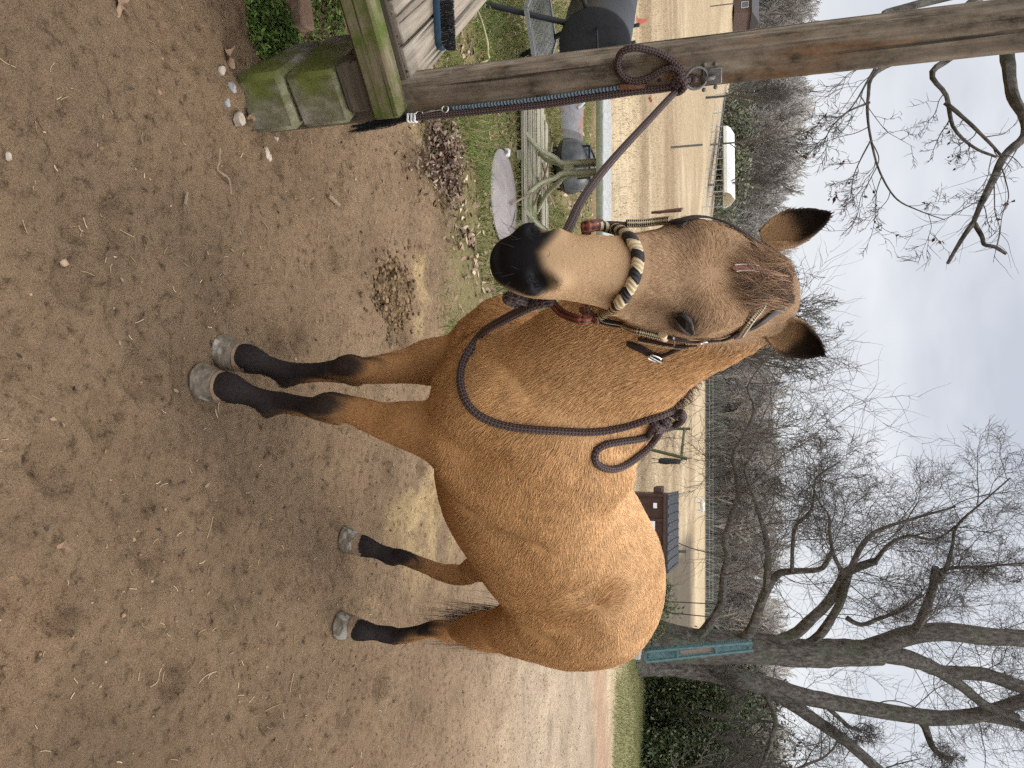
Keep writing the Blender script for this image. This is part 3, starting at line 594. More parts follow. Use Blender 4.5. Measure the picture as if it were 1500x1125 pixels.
for k,(px,py,d,Ht,lb) in enumerate(MID):
    X0=ray(1030,py)[0]*d; Y0=d*.97; z0=float(ground_z(X0,Y0)); o=tree_at(proto(100+k,Ht,.16 if d<60 else .14,2 if k<3 else 2,1.5),X0,Y0,z0,1,k*1.3)
    root=at_world(empty('bare_tree',(X0,Y0,z0),lb,'tree','bare trees at the far side of the field')); mb=MB(); limb_mesh(mb,o[0][0],o[0][1],8,.05,k); mb.build('trunk',bark,root)
    P,S,R=strands(o[1:]); R=np.maximum(R,.00022*d); curves('crown',P,S,R,twigm,root)
# ------------------------------------------------------------------ the far wood on the rising ground: one mass
pr=[proto(40+k,1.,.011,1,1.3,.42) for k in range(6)]; pr2=[proto(60+k,1.,.012,2,1.25,.42) for k in range(4)]
g=np.random.default_rng(9); PP=[];SS=[];RR=[];CC=[]
n=900; 
for k in range(n):
    y0=124+150*g.random()**1.7; x0=g.uniform(-.75,.62)*y0; front=y0<142
    Ht=g.uniform(7,12.5)*(1+.0012*(y0-124)); o=tree_at((pr2 if front else pr)[g.integers(0,4)],x0,y0,float(ground_z(x0,y0)),Ht,g.random()*6.28)
    P,S,R=strands(o); R=np.maximum(R,.00020*y0); PP.append(P); SS+=S; RR.append(R); cc=np.array([.30,.275,.245])*g.uniform(.75,1.25)*(1+.5*sst(130,250,y0)); CC.append(np.repeat(cc[None],len(S),0))  # farther trees paler: distance haze put into the twig colour
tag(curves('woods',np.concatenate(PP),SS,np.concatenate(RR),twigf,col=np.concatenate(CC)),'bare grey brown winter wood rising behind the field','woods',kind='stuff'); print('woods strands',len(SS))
# brush along the foot of the wood
nb=16000; y0=121+9*g.random(nb)+70*g.random(nb)**3; x0=g.uniform(-.72,.6,nb)*y0; h=g.uniform(.8,3.2,nb)*(.5+vn(x0*.12,y0*.1,3)); a=g.random(nb)*6.28; P=np.zeros((nb,3,3)); z0=ground_z(x0,y0)
for k in range(3): s=k/2; P[:,k]=np.stack([x0+np.cos(a)*h*.35*s,y0+np.sin(a)*h*.35*s,z0+h*s],-1)
cc=np.array([(.22,.21,.18),(.15,.17,.12),(.28,.25,.22)])[g.integers(0,3,nb)]*g.uniform(.7,1.2,(nb,1))
tag(curves('brush',P.reshape(-1,3),[3]*nb,np.tile([.07,.05,.02],nb),twigf,col=cc),'low dark brush along the foot of the far wood','brush',kind='stuff')
# ------------------------------------------------------------------ evergreens and shrubs
def leafy(name,c,r,n,size,cols,label,cat,seed,stems=5,group=None,clump=26):
    g=np.random.default_rng(seed); c=np.asarray(c,float); r=np.asarray(r,float); root=at_world(empty(name,tuple(c),label,cat,group))
    cl=g.normal(0,1,(clump,3)); cl/=np.linalg.norm(cl,axis=1)[:,None]; cl*=(g.random((clump,1))**.45); cl[:,2]=np.abs(cl[:,2])*1.0
    idx=g.integers(0,clump,n); p=cl[idx]*.85+g.normal(0,.13,(n,3)); p[:,2]=np.maximum(p[:,2],.01); P=c+p*r
    d=g.normal(0,1,(n,3))+[0,0,.3]; d/=np.linalg.norm(d,axis=1)[:,None]; u=np.cross(d,g.normal(0,1,(n,3))); u/=np.linalg.norm(u,axis=1)[:,None]; s=size*g.uniform(.6,1.4,(n,1))
    V=np.stack([P-d*s,P+u*s*.45,P+d*s,P-u*s*.45],1).reshape(-1,3); F=np.arange(n*4).reshape(n,4)
    col=np.array(cols)[g.integers(0,len(cols),n)]*(g.uniform(.55,1.3,(clump,1))[idx])*g.uniform(.8,1.2,(n,1))
    fast_mesh('foliage',V,F,lm2,root,cols=np.repeat(col,4,0),smooth=False)
    out=[]
    for k in range(stems):
        A,B=walk(c+[g.normal()*r[0]*.15,g.normal()*r[1]*.15,-.05],(g.normal()*.35,g.normal()*.35,1),r[2]*.9,.03*max(r[2],.6),g,7,.12,.1); sprout(A,B,2,g,out,.9,.25,.1,.004)
    a,b,q=strands(out); curves('stems',a,b,q,twigm,root)
lm2=attr_mat('evergreen_leaf',.55,.3)
DG=[(.050,.072,.026),(.070,.092,.035),(.105,.120,.050),(.038,.056,.022),(.16,.165,.085)]
for k,(py,d,rx,rz_,lb) in enumerate([(1012,20.5,1.1,3.2,'dark evergreen nearest the oak trunks, dense to the ground'),(1060,21.5,1.5,3.6,'broad dark evergreen in the middle of the thicket'),(1115,19.5,1.3,2.9,'dark evergreen at the right hand end of the thicket'),(1175,22,2.,3.9,'tall dark evergreen just reaching past the thicket edge')]):
    X0=ray(950,py)[0]*d; leafy('evergreen',(X0,d,0),(rx,1.,rz_),15000,.055,DG,lb,'evergreen',200+k,6,'dark evergreens beyond the yard',60)
X0=ray(950,1040)[0]*27; leafy('evergreen',(X0,27,0),(3.2,1.5,4.6),14000,.08,DG,'paler evergreen mass rising behind the dark thicket','evergreen',210,6,'dark evergreens beyond the yard',70)
X0=ray(960,888)[0]*17; leafy('shrub',(X0,16.6,0),(.75,.6,1.15),3800,.035,[(.07,.10,.03),(.11,.14,.05),(.05,.07,.022),(.17,.18,.08)],'leafy green shrub just left of the oak trunk','shrub',220,7,None,22)
X0=ray(960,850)[0]*21; leafy('shrub',(X0,20.5,0),(.8,.6,.8),2600,.035,[(.08,.11,.03),(.13,.16,.06),(.20,.20,.09)],'low loose green shrub behind the horse rump','shrub',221,6,None,20)
X0=ray(1045,250)[0]*116
for k,(py,d,w,hh,lb) in enumerate([(215,112,7,6.5,'dull green cedar clump behind the left end of the white carport'),(275,114,8,6.,'dull green cedar clump behind the right end of the white carport')]):
    X0=ray(1045,py)[0]*d; leafy('cedar_clump',(X0,d,float(ground_z(X0,d))),(w,2.5,hh),5000,.28,[(.15,.165,.095),(.19,.20,.12),(.23,.22,.15)],lb,'evergreen',230+k,4,None,40)
# ================================================================== timber platform on concrete blocks
PD=unit(np.array([-.66,.75,0])); BD=np.array([-PD[1],PD[0],0]); CN=np.array([-.94,2.30,0.]); DRZ=atan2(PD[1],PD[0])
mossy=wood('mossy_timber',[(.07,.055,.032),(.15,.118,.07),(.25,.20,.13)],1,26,[((.075,.095,.016),.40,.52),((.14,.165,.03),.60,.70)])
plankm=wood('plank_wood',[(.11,.083,.060),(.225,.18,.132),(.35,.295,.225)],0,24,[((.15,.145,.055),.64,.76)])
darkw=wood('dark_timber',[(.035,.028,.02),(.08,.062,.042),(.13,.10,.07)],1,30)
root=empty('timber_platform',tuple(CN),'grey plank platform with a mossy edge beam at the foot of the post','platform',None,DRZ)
MB().box((.047,1.04,.524),(.094,2.10,.105),bev=.010).build('edge_beam',mossy,root)
MB().box((.108,1.06,.540),(.024,2.06,.10),bev=.004).build('gap_strip',darkw,root)  # dark strip put in for the dark gap between beam and planks
for k in range(13):
    y=.115+k*.148; MB().box((1.30,y,.588+.003*sin(k*3)),(2.36,.141+.003*sin(5*k),.034),bev=.006).build('deck_board',plankm,root).location.x=.012*sin(k*7)
MB().box((1.35,.075,.505),(2.3,.04,.11),bev=.006).build('joist',mossy,root); MB().box((1.35,1.9,.505),(2.3,.04,.11),bev=.006).build('joist',mossy,root)
MB().box((.115,.105,.425),(.20,.17,.092),bev=.008).build('shim_block',darkw,root)
for (x,y) in ((2.3,.15),(2.3,1.85)): MB().box((x,y,.24),(.1,.1,.50),bev=.008).build('leg',darkw,root)
conc=noisy('mossy_concrete',[(.11,.095,.068),(.20,.175,.13),(.31,.28,.22)],22,.95,.9,detail=10,spec=.15,dist=.008,coarse=(4.2,(.115,.125,.030),.42,.60))
for k,(z,h,dx,dy,w,lb) in enumerate([(.0,.178,-.012,.012,.205,'mossy green concrete block bedded in the dirt, lower of the stacked two'),(.178,.198,.016,.0,.19,'grey mossy concrete block under the beam, upper of the stacked two')]):
    e=empty('concrete_block',tuple(CN+PD*dx+BD*(dy-.02)+[0,0,z-.02*(k==0)]),lb,'block','blocks carrying the platform',DRZ+(.04 if k else -.02))
    mb=MB(); hh=h+.02*(k==0)
    mb.box((.2,.10,hh/2),(.40,w,hh-.003),bev=.014 if k else .02); ob=mb.build('block_body',conc,e)
for z,h in ((0,.19),(.19,.19)):
    pass
# ------------------------------------------------------------------ weathered post with its ring
pw=wood('post_wood',[(.070,.052,.036),(.195,.152,.108),(.36,.30,.225)],2,19,[((.20,.11,.055),.52,.60),((.12,.115,.06),.60,.70)],bump=1.0,mottle=11)
PC=pt(612,137,2.57); PC=np.array([PC[0],PC[1],0])
proot=empty('wooden_post',tuple(PC),'square weathered timber post holding the lead rope ring','post',None,atan2(PD[1],PD[0]))
def rough_post(w,h,z0,z1,n=70):
    V=[];F=[]; g=np.random.default_rng(3); prof=[(1,-.72),(1,-.2),(1,.3),(1,.74),(.93,.93),(.74,1),(.2,1),(-.3,1),(-.74,1),(-.93,.93),(-1,.74),(-1,.2),(-1,-.3),(-1,-.74),(-.93,-.93),(-.74,-1),(-.2,-1),(.3,-1),(.72,-1),(.93,-.93)]; m=len(prof)
    for i in range(n):
        z=z0+(z1-z0)*i/(n-1); tp=1-.04*(i/(n-1))
        for k,(a,b) in enumerate(prof):
            q=1+.018*(vn(np.array(k*.9),np.array(z*5.),4)-.5)+.03*(vn(np.array(k*2.7),np.array(z*1.3),6)-.5); V.append((a*w/2*q*tp,b*h/2*q*tp,z))
    for i in range(n-1):
        for k in range(m): F.append((i*m+k,i*m+(k+1)%m,(i+1)*m+(k+1)%m,(i+1)*m+k))
    F.append([(n-1)*m+k for k in range(m)]); return MB().add(V,F)
rough_post(.132,.132,-.1,3.35).build('shaft',pw,proot)
iron=plain('old_iron',(.15,.135,.12),.55,.6,.4,90); black=plain('black_iron',(.02,.02,.022),.5,.3,.2,80)
# the ring's face is the post face that looks at the camera (-x in the post's frame)
PINV2=(Matrix.Translation(PC)@Matrix.Rotation(atan2(PD[1],PD[0]),4,'Z'))
def on_post(x,y,off=.0):     # where a sight line meets the wide post face, pushed out by off
    n=-PD; c=PC+n*(.064+off); r=ray(x,y); t=((c-CO)@n)/(r@n); return CO+r*t
def plocal(P): return np.array([tuple(PINV2.inverted()@Vector(p)) for p in np.atleast_2d(P)])
q=plocal(on_post(1043,111))[0]; mb=MB(); mb.box((q[0]-.004,q[1],q[2]),(.008,.052,.062),bev=.003); mb.build('ring_plate',iron,proot)
q0=plocal(on_post(1020,114,.012))[0]; mb=MB(); a=np.linspace(0,2*pi,33); mb.tube(np.stack([q0[0]-.004+.010*np.cos(a),q0[1]+.033*np.sin(a),q0[2]+.033*np.cos(a)],1),.0048,8,False); mb.build('tie_ring',iron,proot)
mb=MB(); a=np.linspace(-1.6,1.6,12); mb.tube(np.stack([q[0]-.008-.014*np.cos(a),q[1]+0*a,q[2]-.012+.018*np.sin(a)],1),.007,8); mb.build('staple',iron,proot)
for (x,y) in ((1032,94),(1048,93),(1048,127),(1031,131)):
    p=plocal(on_post(x,y))[0]; MB().lathe((p[0]-.004,p[1],p[2]),[(.007,-.002),(.007,.002),(.004,.0045),(0.0001,.005)],10,(-1,0,0)).build('screw_head',iron,proot)
p=plocal(on_post(966,117))[0]; MB().lathe((p[0]+.002,p[1],p[2]),[(.006,0),(.006,.006),(.001,.007)],10,(-1,0,0)).build('nail',black,proot)
org=plain('orange_plastic',(.55,.16,.09),.5); p=plocal(on_post(955,139))[0]; mb=MB(); mb.box((p[0]-.006,p[1],p[2]),(.004,.022,.020),((1,0,0),(0,.8,.6),(0,-.6,.8)),.001) if False else None; mb.box((p[0]-.008,p[1]-.012,p[2]-.005),(.003,.018,.009),((1,0,0),(0,.9,-.44),(0,.44,.9)),.001); tag(mb.build('ribbon_scrap',org,proot))
# blue elastic tie hanging on the post
tie=at_world(empty('elastic_tie',tuple(on_post(780,148)),'blue and white elastic tie with metal snaps hung down the post','tie'))
tm=braid('elastic_cord',(.022,.075,.12),(.33,.345,.35),1,85,chev=True,amp=1.,duty=.45)
MB().tube(crom([on_post(912,128,.012),on_post(860,135,.012),on_post(800,144,.012),on_post(730,152,.014),on_post(662,159,.012)],8),.0078,10).build('cord',tm,tie)
chrome=plain('snap_metal',(.55,.54,.52),.3,1.,.1,90); rustm=noisy('rusty_leather',[(.08,.035,.02),(.22,.10,.05)],60,.7,.4)
MB().tube(crom([on_post(908,128,.014),on_post(925,127,.016),on_post(945,127,.012)],6),.010,8).build('leather_tab',rustm,tie)
mb=MB(); a=np.linspace(0,2*pi,20); c=on_post(652,160,.012); mb.tube(np.stack([c[0]+.012*np.cos(a),c[1]+0*a,c[2]+.012*np.sin(a)],1),.003,6,False); mb.tube(crom([on_post(648,161,.013),on_post(632,163,.013),on_post(620,166,.013)],5),[.004]*5+[.006]*3+[.003]*3,8); a2=np.linspace(.5,5.6,16); c=on_post(614,167,.013); mb.tube(np.stack([c[0]+.010*np.cos(a2),c[1]+0*a2,c[2]+.013*np.sin(a2)],1),.003,6); mb.build('snap_hook',chrome,tie)
# ------------------------------------------------------------------ brush on the planks
bl=plain('blue_plastic',(.018,.05,.085),.4); hp=gnd(640,28,.607); e=empty('grooming_brush',tuple(hp),'blue backed grooming brush lying bristles up on the planks','brush',None,radians(8))
mb=MB(); a=np.linspace(0,2*pi,28,endpoint=False); prof=[(.96,0),(1,.006),(1,.020),(.96,.026)]
V=[(.115*np.sign(cos(t))*abs(cos(t))**.5*s,.036*np.sign(sin(t))*abs(sin(t))**.6*s,z) for s,z in prof for t in a]; n=28
mb.add(V,[(i*n+k,i*n+(k+1)%n,(i+1)*n+(k+1)%n,(i+1)*n+k) for i in range(3) for k in range(n)]+[list(range(n))[::-1],[3*n+k for k in range(n)]]); mb.build('handle',bl,e)
n=5200; x=rng.uniform(-.108,.108,n); y=rng.uniform(-.032,.032,n); P=np.stack([np.stack([x,y,np.full(n,.024)],1),np.stack([x*1.02+rng.normal(0,.0012,n),y*1.03+rng.normal(0,.0012,n),.043+0*x],1),np.stack([x*1.04+rng.normal(0,.003,n),y*1.06+rng.normal(0,.003,n),.060+rng.normal(0,.002,n)],1)],1)
curves('bristles',P.reshape(-1,3),[3]*n,np.tile([.0007,.0006,.0005],n),attr_mat('bristle',.5,.4),e,col=np.array([(.012,.012,.013),(.03,.03,.03),(.25,.24,.22)])[rng.choice(3,n,p=[.6,.33,.07])])
clay=noisy('brick_clay',[(.16,.10,.065),(.27,.18,.125)],40,.95,.5); a=gnd(418,4); e=empty('clay_brick',tuple(a),'brown clay brick half under the platform edge','brick',None,.25)
mb=MB(); mb.box((0,0,.045),(.21,.10,.09),bev=.006); mb.build('brick_body',clay,e)
P=crom([gnd(690,8)+[0,0,.03],gnd(706,32,.12),gnd(714,62,.16),gnd(715,78,.12),gnd(706,88)+[0,0,.05],gnd(698,95)+[0,0,.01]],8)
tag(MB().tube(P,.007,8).build('yellow_cord',braid('cord_yellow',(.45,.38,.2),(.6,.52,.3),2,40)),'limp yellowish cord dangling in the undergrowth behind the platform','cord')
# ------------------------------------------------------------------ barrel smoker
NB=unit(np.array([.74,-.67,0])); BA=-NB; SC=pt(871,66,5.34); SG=np.array([SC[0],SC[1],0])
sm=at_world(empty('barrel_smoker',tuple(SG),'black barrel smoker grill on splayed legs behind the post','grill'))
enam=noisy('black_paint',[(.009,.0095,.011),(.018,.019,.022)],20,.5,.15,spec=.35,dist=.003)
r=.268; mb=MB(); mb.lathe(SC,[(.0001,-.012),(r*.5,-.010),(r*.93,-.003),(r,.004),(r*1.012,.010),(r,.02),(r,.45),(r*1.01,.46),(r,.47),(r,.93),(r*.93,.95),(.0001,.955)],48,BA); mb.build('barrel',enam,sm)
SX=np.cross(BA,[0,0,1.]); 
def sp(a,b,c): return SC+SX*a+np.array([0,0,b])+BA*c
mb=MB(); mb.tube(crom([sp(-.12,.03,-.012),sp(-.12,.03,-.045),sp(-.10,.035,-.055),sp(.10,.02,-.055),sp(.13,.018,-.05),sp(.135,.015,-.012)],5),.007,8); mb.build('handle',black,sm)
mb=MB()
for k in range(9): a=np.linspace(0,2*pi,13); mb.tube(np.stack([(SC+SX*(.06)+BA*(-.02-.007*k))[0]+.022*np.cos(a)*SX[0],(SC+SX*.06+BA*(-.02-.007*k))[1]+.022*np.cos(a)*SX[1],SC[2]+.155+.022*np.sin(a)],1),.0035,5,False)
mb.build('spring_handle',black,sm)
mb=MB(); mb.beam(sp(r*.55,r*.85,.04),sp(r*.55,r*.85,.92),.02,.012); mb.build('lid_seam',black,sm)
for a,c in ((.35,.06),(.35,.5),(.12,.03)): MB().beam(sp(a*r,r*.9,c),sp(a*r,r*1.12,c+.01),.03,.02,(1,0,0),.003).build('hinge',black,sm)
MB().tube([sp(-r-.0,-.04,.04),sp(-r-.06,-.05,.03)],.018,10).build('drain_pipe',black,sm)
for sx in (-1,1):
    for c in (.10,.85):
        top=sp(sx*r*.55,-r*.78,c); bot=sp(sx*(r+.12),0,c+(-.05 if c<.5 else .05)); bot[2]=0; MB().tube([top,bot],.022,10).build('leg',enam,sm)
wire=plain('shelf_wire',(.26,.26,.255),.5,.5)
mb=MB(); zz=.34-SC[2]
cs=[sp(-.33,zz,.0),sp(.33,zz,.0),sp(.30,zz,.9),sp(-.30,zz,.9)]
for k in range(4): mb.beam(cs[k],cs[(k+1)%4],.026,.03)
for k in range(1,18):
    t=k/18; mb.tube([cs[0]*(1-t)+cs[3]*t,cs[1]*(1-t)+cs[2]*t],.0045,6)
for t in (.33,.66): mb.tube([cs[0]*(1-t)+cs[1]*t-[0,0,.008],cs[3]*(1-t)+cs[2]*t-[0,0,.008]],.005,6)
mb.build('shelf_grate',wire,sm)
for sx in (1,):
    c=sp(sx*(r+.12),0,.90); c[2]=.13; mb=MB(); a=np.linspace(0,2*pi,33); mb.tube(np.stack([c[0]+.12*np.cos(a)*BA[0],c[1]+.12*np.cos(a)*BA[1],c[2]+.12*np.sin(a)],1),.013,8,False)
    for k in range(6): t=k*pi/3; mb.tube([c,c+.12*(BA*cos(t)+np.array([0,0,1])*sin(t))],.006,6)
    mb.build('wheel',enam,sm)
# ------------------------------------------------------------------ picnic table, boards, lid, fire bowl, trough
gt=plain('table_green',(.17,.175,.10),.6,.0,.2,40); wt=noisy('table_top_paint',[(.23,.225,.20),(.33,.325,.295),(.40,.395,.36)],22,.6,.15); tg=plain('tube_olive',(.32,.31,.19),.45,.1,.2,50)
TC=np.array([-1.72,6.46,0]); tb=at_world(empty('picnic_table',tuple(TC),'low oblong picnic table with pale top and olive tube legs','table'))
def rrect(cx,cy,hx,hy,rad,n=8):
    o=[]
    for qx,qy,a0 in ((1,1,0),(-1,1,pi/2),(-1,-1,pi),(1,-1,1.5*pi)):
        for k in range(n+1): a=a0+pi/2*k/n; o.append((cx+qx*(hx-rad)+rad*cos(a),cy+qy*(hy-rad)+rad*sin(a)))
    return o
def slab(o,z0,z1,ins=.0):
    n=len(o); c=np.mean(o,0); V=[(x,y,z0) for x,y in o]+[(x,y,z1-.006) for x,y in o]+[(c[0]+(x-c[0])*.992,c[1]+(y-c[1])*.985,z1) for x,y in o]
    return MB().add(V,[(i*n+k,i*n+(k+1)%n,(i+1)*n+(k+1)%n,(i+1)*n+k) for i in range(2) for k in range(n)]+[list(range(n))[::-1],[2*n+k for k in range(n)]])
slab(rrect(-1.72,6.46,.97,.30,.16),.700,.745).build('rim',gt,tb); slab(rrect(-1.72,6.46,.955,.288,.15),.746,.762).build('table_top',wt,tb)
for cx in (-1.98,-1.28):
    for (sx,sy,ox) in ((-1,-.55,-.045),(1,-.5,.045),(-1,.6,-.045),(1,.6,.045)):
        cy=6.46+sy*.08; MB().tube(crom([(cx+ox,cy,.70),(cx+ox,cy,.52),(cx+ox*1.05,cy+sy*.02,.35),(cx+ox*1.6+sx*.02,cy+sy*.07,.29),(cx+sx*.16,cy+sy*.22,.16),(cx+sx*.31,cy+sy*.40,.028)],5),.023,10).build('leg',tg,tb)
    MB().box((cx,6.46,.41),(.07,.11,.10),bev=.01).build('bracket',tg,tb)
bw=wood('old_board',[(.20,.17,.12),(.33,.295,.215),(.46,.42,.33)],0,20,[((.17,.19,.07),.55,.68)])
root=empty('wooden_pallet',(-2.05,6.6,0),'broken grey wooden boards lying on the grass under the table legs','pallet',None,.03)
for k,(x0,x1,y,w) in enumerate([(-.75,.72,-.42,.15),(-.80,.74,-.24,.14),(-.55,.75,-.06,.13),(-.78,.2,.12,.14),(-.7,.72,.30,.15),(-.6,.7,.48,.13)]): MB().box(((x0+x1)/2,y,.052),(x1-x0,w,.026),bev=.004).build('board',bw,root).rotation_euler.z=.015*sin(k*5)
for x in (-.65,.0,.62): MB().box((x,.03,.018),(.09,1.05,.042),bev=.004).build('bearer',bw,root)
for k,(a,b_) in enumerate([((735,300),(800,260)),((770,300),(796,210)),((775,262),(800,305)),((782,240),(790,300))]):
    p,q=gnd(*a)+[0,0,.085],gnd(*b_)+[0,0,.095]; tag(MB().tube(crom([p,(p+q)/2+[0,.02,.015],q],4),.010,6).build('branch',bark_s),['long crooked dead branch lying over the grey boards','thin dead branch slanting across the grey boards','dead branch crossing another on the boards','short dead branch lying by the table leg'][k],'stick')
sl=noisy('slab_stone',[(.30,.26,.22),(.42,.37,.32)],14,.9,.4); a=gnd(782,172); e=empty('stone_slab',tuple(a),'pale flat stone slab at the left end of the grey boards','slab',None,-.3); mb=MB()
o=[(.25*cos(t)*(1+.18*sin(3*t)),.36*sin(t)*(1+.12*cos(4*t)),0) for t in np.linspace(0,2*pi,26,endpoint=False)]; mb.add([(x,y,0) for x,y,_ in o]+[(x*.97,y*.97,.045) for x,y,_ in o],[(k,(k+1)%26,26+(k+1)%26,26+k) for k in range(26)]+[[26+k for k in range(26)]]); mb.build('stone_body',sl,e)
lidm=noisy('grey_lid',[(.15,.125,.115),(.20,.17,.155),(.24,.205,.19)],6,.42,.12,detail=10,spec=.5); a=gnd(735,290); e=empty('round_lid',tuple(a),'round grey lid with a pale knob lying on the grass','lid')
MB().lathe((0,0,0),[(.372,.004),(.385,.012),(.384,.022),(.368,.030),(.30,.044),(.20,.056),(.10,.062),(.0001,.064)],56).build('lid_body',lidm,e)
mb=MB(); mb.box((-.375,.02,.040),(.07,.035,.05),bev=.012); mb.tube(crom([(-.34,-.01,.035),(-.37,-.015,.062),(-.40,-.01,.03)],4),.008,8); mb.build('knob',plain('knob_white',(.55,.53,.5),.5),e)
mb=MB(); mb.tube(crom([(.05,.24,.052),(.12,.19,.060),(.20,.13,.056),(.26,.03,.050)],5),.007,8); mb.build('lid_rib',lidm,e)
FB=gnd(812,248); e=empty('fire_bowl',(FB[0],FB[1],0),'black domed fire bowl on a thin iron stand behind the table','fire bowl')
steel=noisy('sooty_steel',[(.035,.035,.037),(.075,.075,.075),(.11,.11,.11)],9,.45,.2,metal=.3,spec=.5)
MB().lathe((-.02,0,.13),[(.29,0),(.305,.01),(.30,.06),(.28,.14),(.24,.21),(.17,.27),(.08,.305),(.0001,.315)],40).build('dome',steel,e)
MB().lathe((-.02,0,.13),[(.29,-.002),(.27,-.04),(.19,-.085),(.09,-.105),(.0001,-.11)],40).build('bowl',steel,e)
for k in range(4): t=pi/4+k*pi/2; MB().beam((.25*cos(t),.25*sin(t),0),(.24*cos(t),.24*sin(t),.42),.02,.02).build('leg',black,e)
mb=MB(); a=[(.24*cos(pi/4+k*pi/2),.24*sin(pi/4+k*pi/2),.42) for k in range(4)]
for k in range(4): mb.beam(a[k],a[(k+1)%4],.022,.022)
mb.build('stand_frame',black,e)
MB().tube(crom([(-.06,-.02,.46),(-.03,-.02,.51),(.03,-.02,.51),(.06,-.02,.46)],5),.009,8).build('handle',plain('wire_grey',(.4,.4,.4),.4,.8),e)
rust=noisy('rusty_iron',[(.12,.075,.055),(.24,.13,.09),(.30,.17,.12)],14,.8,.4,coarse=(3,(.22,.21,.21),.45,.6)); a=gnd(822,150); e=empty('rusty_trough',(a[0]-.15,a[1]+.2,0),'rusty upturned half drum on the grass left of the fire bowl','trough',None,-.12)
MB().lathe((-.62,0,-.02),[(.0001,0),(.22,.002),(.25,.01),(.25,.55),(.24,.57),(.25,.59),(.25,1.15),(.22,1.16),(.0001,1.162)],32,(1,0,0)).build('drum_body',rust,e)
mb=MB(); mb.tube(crom([(.05,-.16,.18),(.08,-.18,.25),(.18,-.17,.27),(.24,-.15,.2)],5),.02,8); mb.build('handle',plain('trough_handle',(.5,.5,.5),.5),e)
# ------------------------------------------------------------------ out in the field
brn=noisy('dumpster_paint',[(.045,.025,.020),(.075,.042,.034)],12,.55,.2); lidb=plain('lid_black',(.032,.033,.035),.55); wl=plain('sticker_white',(.65,.66,.66),.6,bump=0,var=.06); bls=plain('sticker_blue',(.06,.16,.30),.6,bump=0)
a=gnd(885,772); X0,Y0=ray(985,772)[0]*14.6,14.6; e=empty('dumpster',(X0,Y0,0),'brown steel dumpster with black lid behind the horse back','dumpster',None,-.10)
mb=MB(); hw=.72; V=[(-hw,-.45,.06),(hw,-.45,.06),(hw,.62,.06),(-hw,.62,.06),(-hw,-.58,.90),(hw,-.58,.90),(hw,.62,1.02),(-hw,.62,1.02)]; mb.add(V,[(3,2,1,0),(0,1,5,4),(1,2,6,5),(2,3,7,6),(3,0,4,7),(4,5,6,7)])
for x in (-.74,-.25,.25,.74): mb.beam((x*.97,-.475,.07),(x*.97,-.60,.89),.05,.04)
mb.beam((-.75,-.60,.885),(.75,-.60,.885),.05,.05); mb.build('bin_body',brn,e)
mb=MB(); mb.add([(-.76,-.62,.915),(.76,-.62,.915),(.76,.66,1.075),(-.76,.66,1.075),(-.76,-.62,.945),(.76,-.62,.945),(.76,.66,1.105),(-.76,.66,1.105)],[(3,2,1,0),(4,5,6,7),(0,1,5,4),(1,2,6,5),(2,3,7,6),(3,0,4,7)])
for k in range(9): x=-.7+k*.175; mb.add([(x,-.61,.946),(x+.05,-.61,.946),(x+.05,.62,1.100),(x,.62,1.100),(x,-.61,.962),(x+.05,-.61,.962),(x+.05,.62,1.116),(x,.62,1.116)],[(4,5,6,7),(0,1,5,4),(1,2,6,5),(2,3,7,6),(3,0,4,7)])
mb.build('lid',lidb,e)
mb=MB(); mb.box((-.80,-.1,.74),(.14,.8,.16),bev=.01); mb.build('fork_pocket',brn,e)
for x,z,w,h in ((-.52,.70,.10,.07),(-.12,.62,.20,.16),(.22,.66,.16,.10)): MB().box((x,-.60-.002+.0*z,z),(w,.012,h),((1,0,0),(0,.99,-.15),(0,.15,.99))).build('label_plate',wl if x!=-.12 else wl,e)
olv=plain('olive_pipe',(.085,.10,.035),.6); 
A0=np.array([ray(990,627)[0]*25,25.,0]); A1=np.array([ray(990,668)[0]*21.6,21.6,0]); e=at_world(empty('hitching_rail',tuple(A1),'green pipe hitching rail standing alone in the tan field','rail'))
MB().tube([A0,A0+[-.02,0,1.18]],.05,10).build('post',olv,e); MB().tube([A1+[-.25,0,0],A1+[.02,0,1.15]],.05,10).build('post',olv,e); MB().tube([A0+[0,0,.98],A1+[0,0,.98]],.045,10).build('crossbar',olv,e)
B0=pt(997,676,21.5); e=at_world(empty('feed_bag',tuple(B0),'dark blue bag hanging by straps from the green rail','bag')); dk=plain('dark_cloth',(.022,.027,.038),.8)
MB().lathe(B0,[(.03,0),(.075,-.04),(.09,-.25),(.10,-.45),(.085,-.62),(.03,-.66),(.0001,-.66)],14,sy=.7).build('bag_body',dk,e)
for dx in (-.05,.05): MB().tube([B0+[dx,0,-.62],B0+[dx*1.4,0,-.86]],.012,6).build('strap',dk,e)
MB().tube([B0+[0,0,-.02],B0+[-.06,.05,.06]],.014,6).build('strap',dk,e)
rp=plain('rust_pipe',(.20,.10,.06),.6); c=[pt(x,y,27) for x,y in ((960,617),(992,616),(999,614),(1000,608),(1000,585),(999,572),(994,570),(960,570))]; tag(MB().tube(crom(c,4),.032,8).build('pipe_frame',rp),'thin rusty pipe hoop standing behind the horse neck','frame')
gp_=plain('grey_post',(.10,.095,.08),.8)
def pole(px0,px1,d,r,label,name='field_post',cat='post'):
    P0=pt(*px0,d); P1=pt(*px1,d); P0=P0.copy(); z=float(ground_z(P0[0],P0[1])); P0[2]=min(P0[2],z-.02); tag(MB().tube([P0,P1],r,8).build(name,gp_),label,cat)
pole((982,216),(1029,212),36,.055,'lone grey leaning post out in the field right of the timber post')
pole((985,808),(1005,808),24,.05,'short dark post sticking up just behind the dumpster')
pole((1058,7),(1076,5),75,.06,'thin far post in the field in front of the dark roofed house')
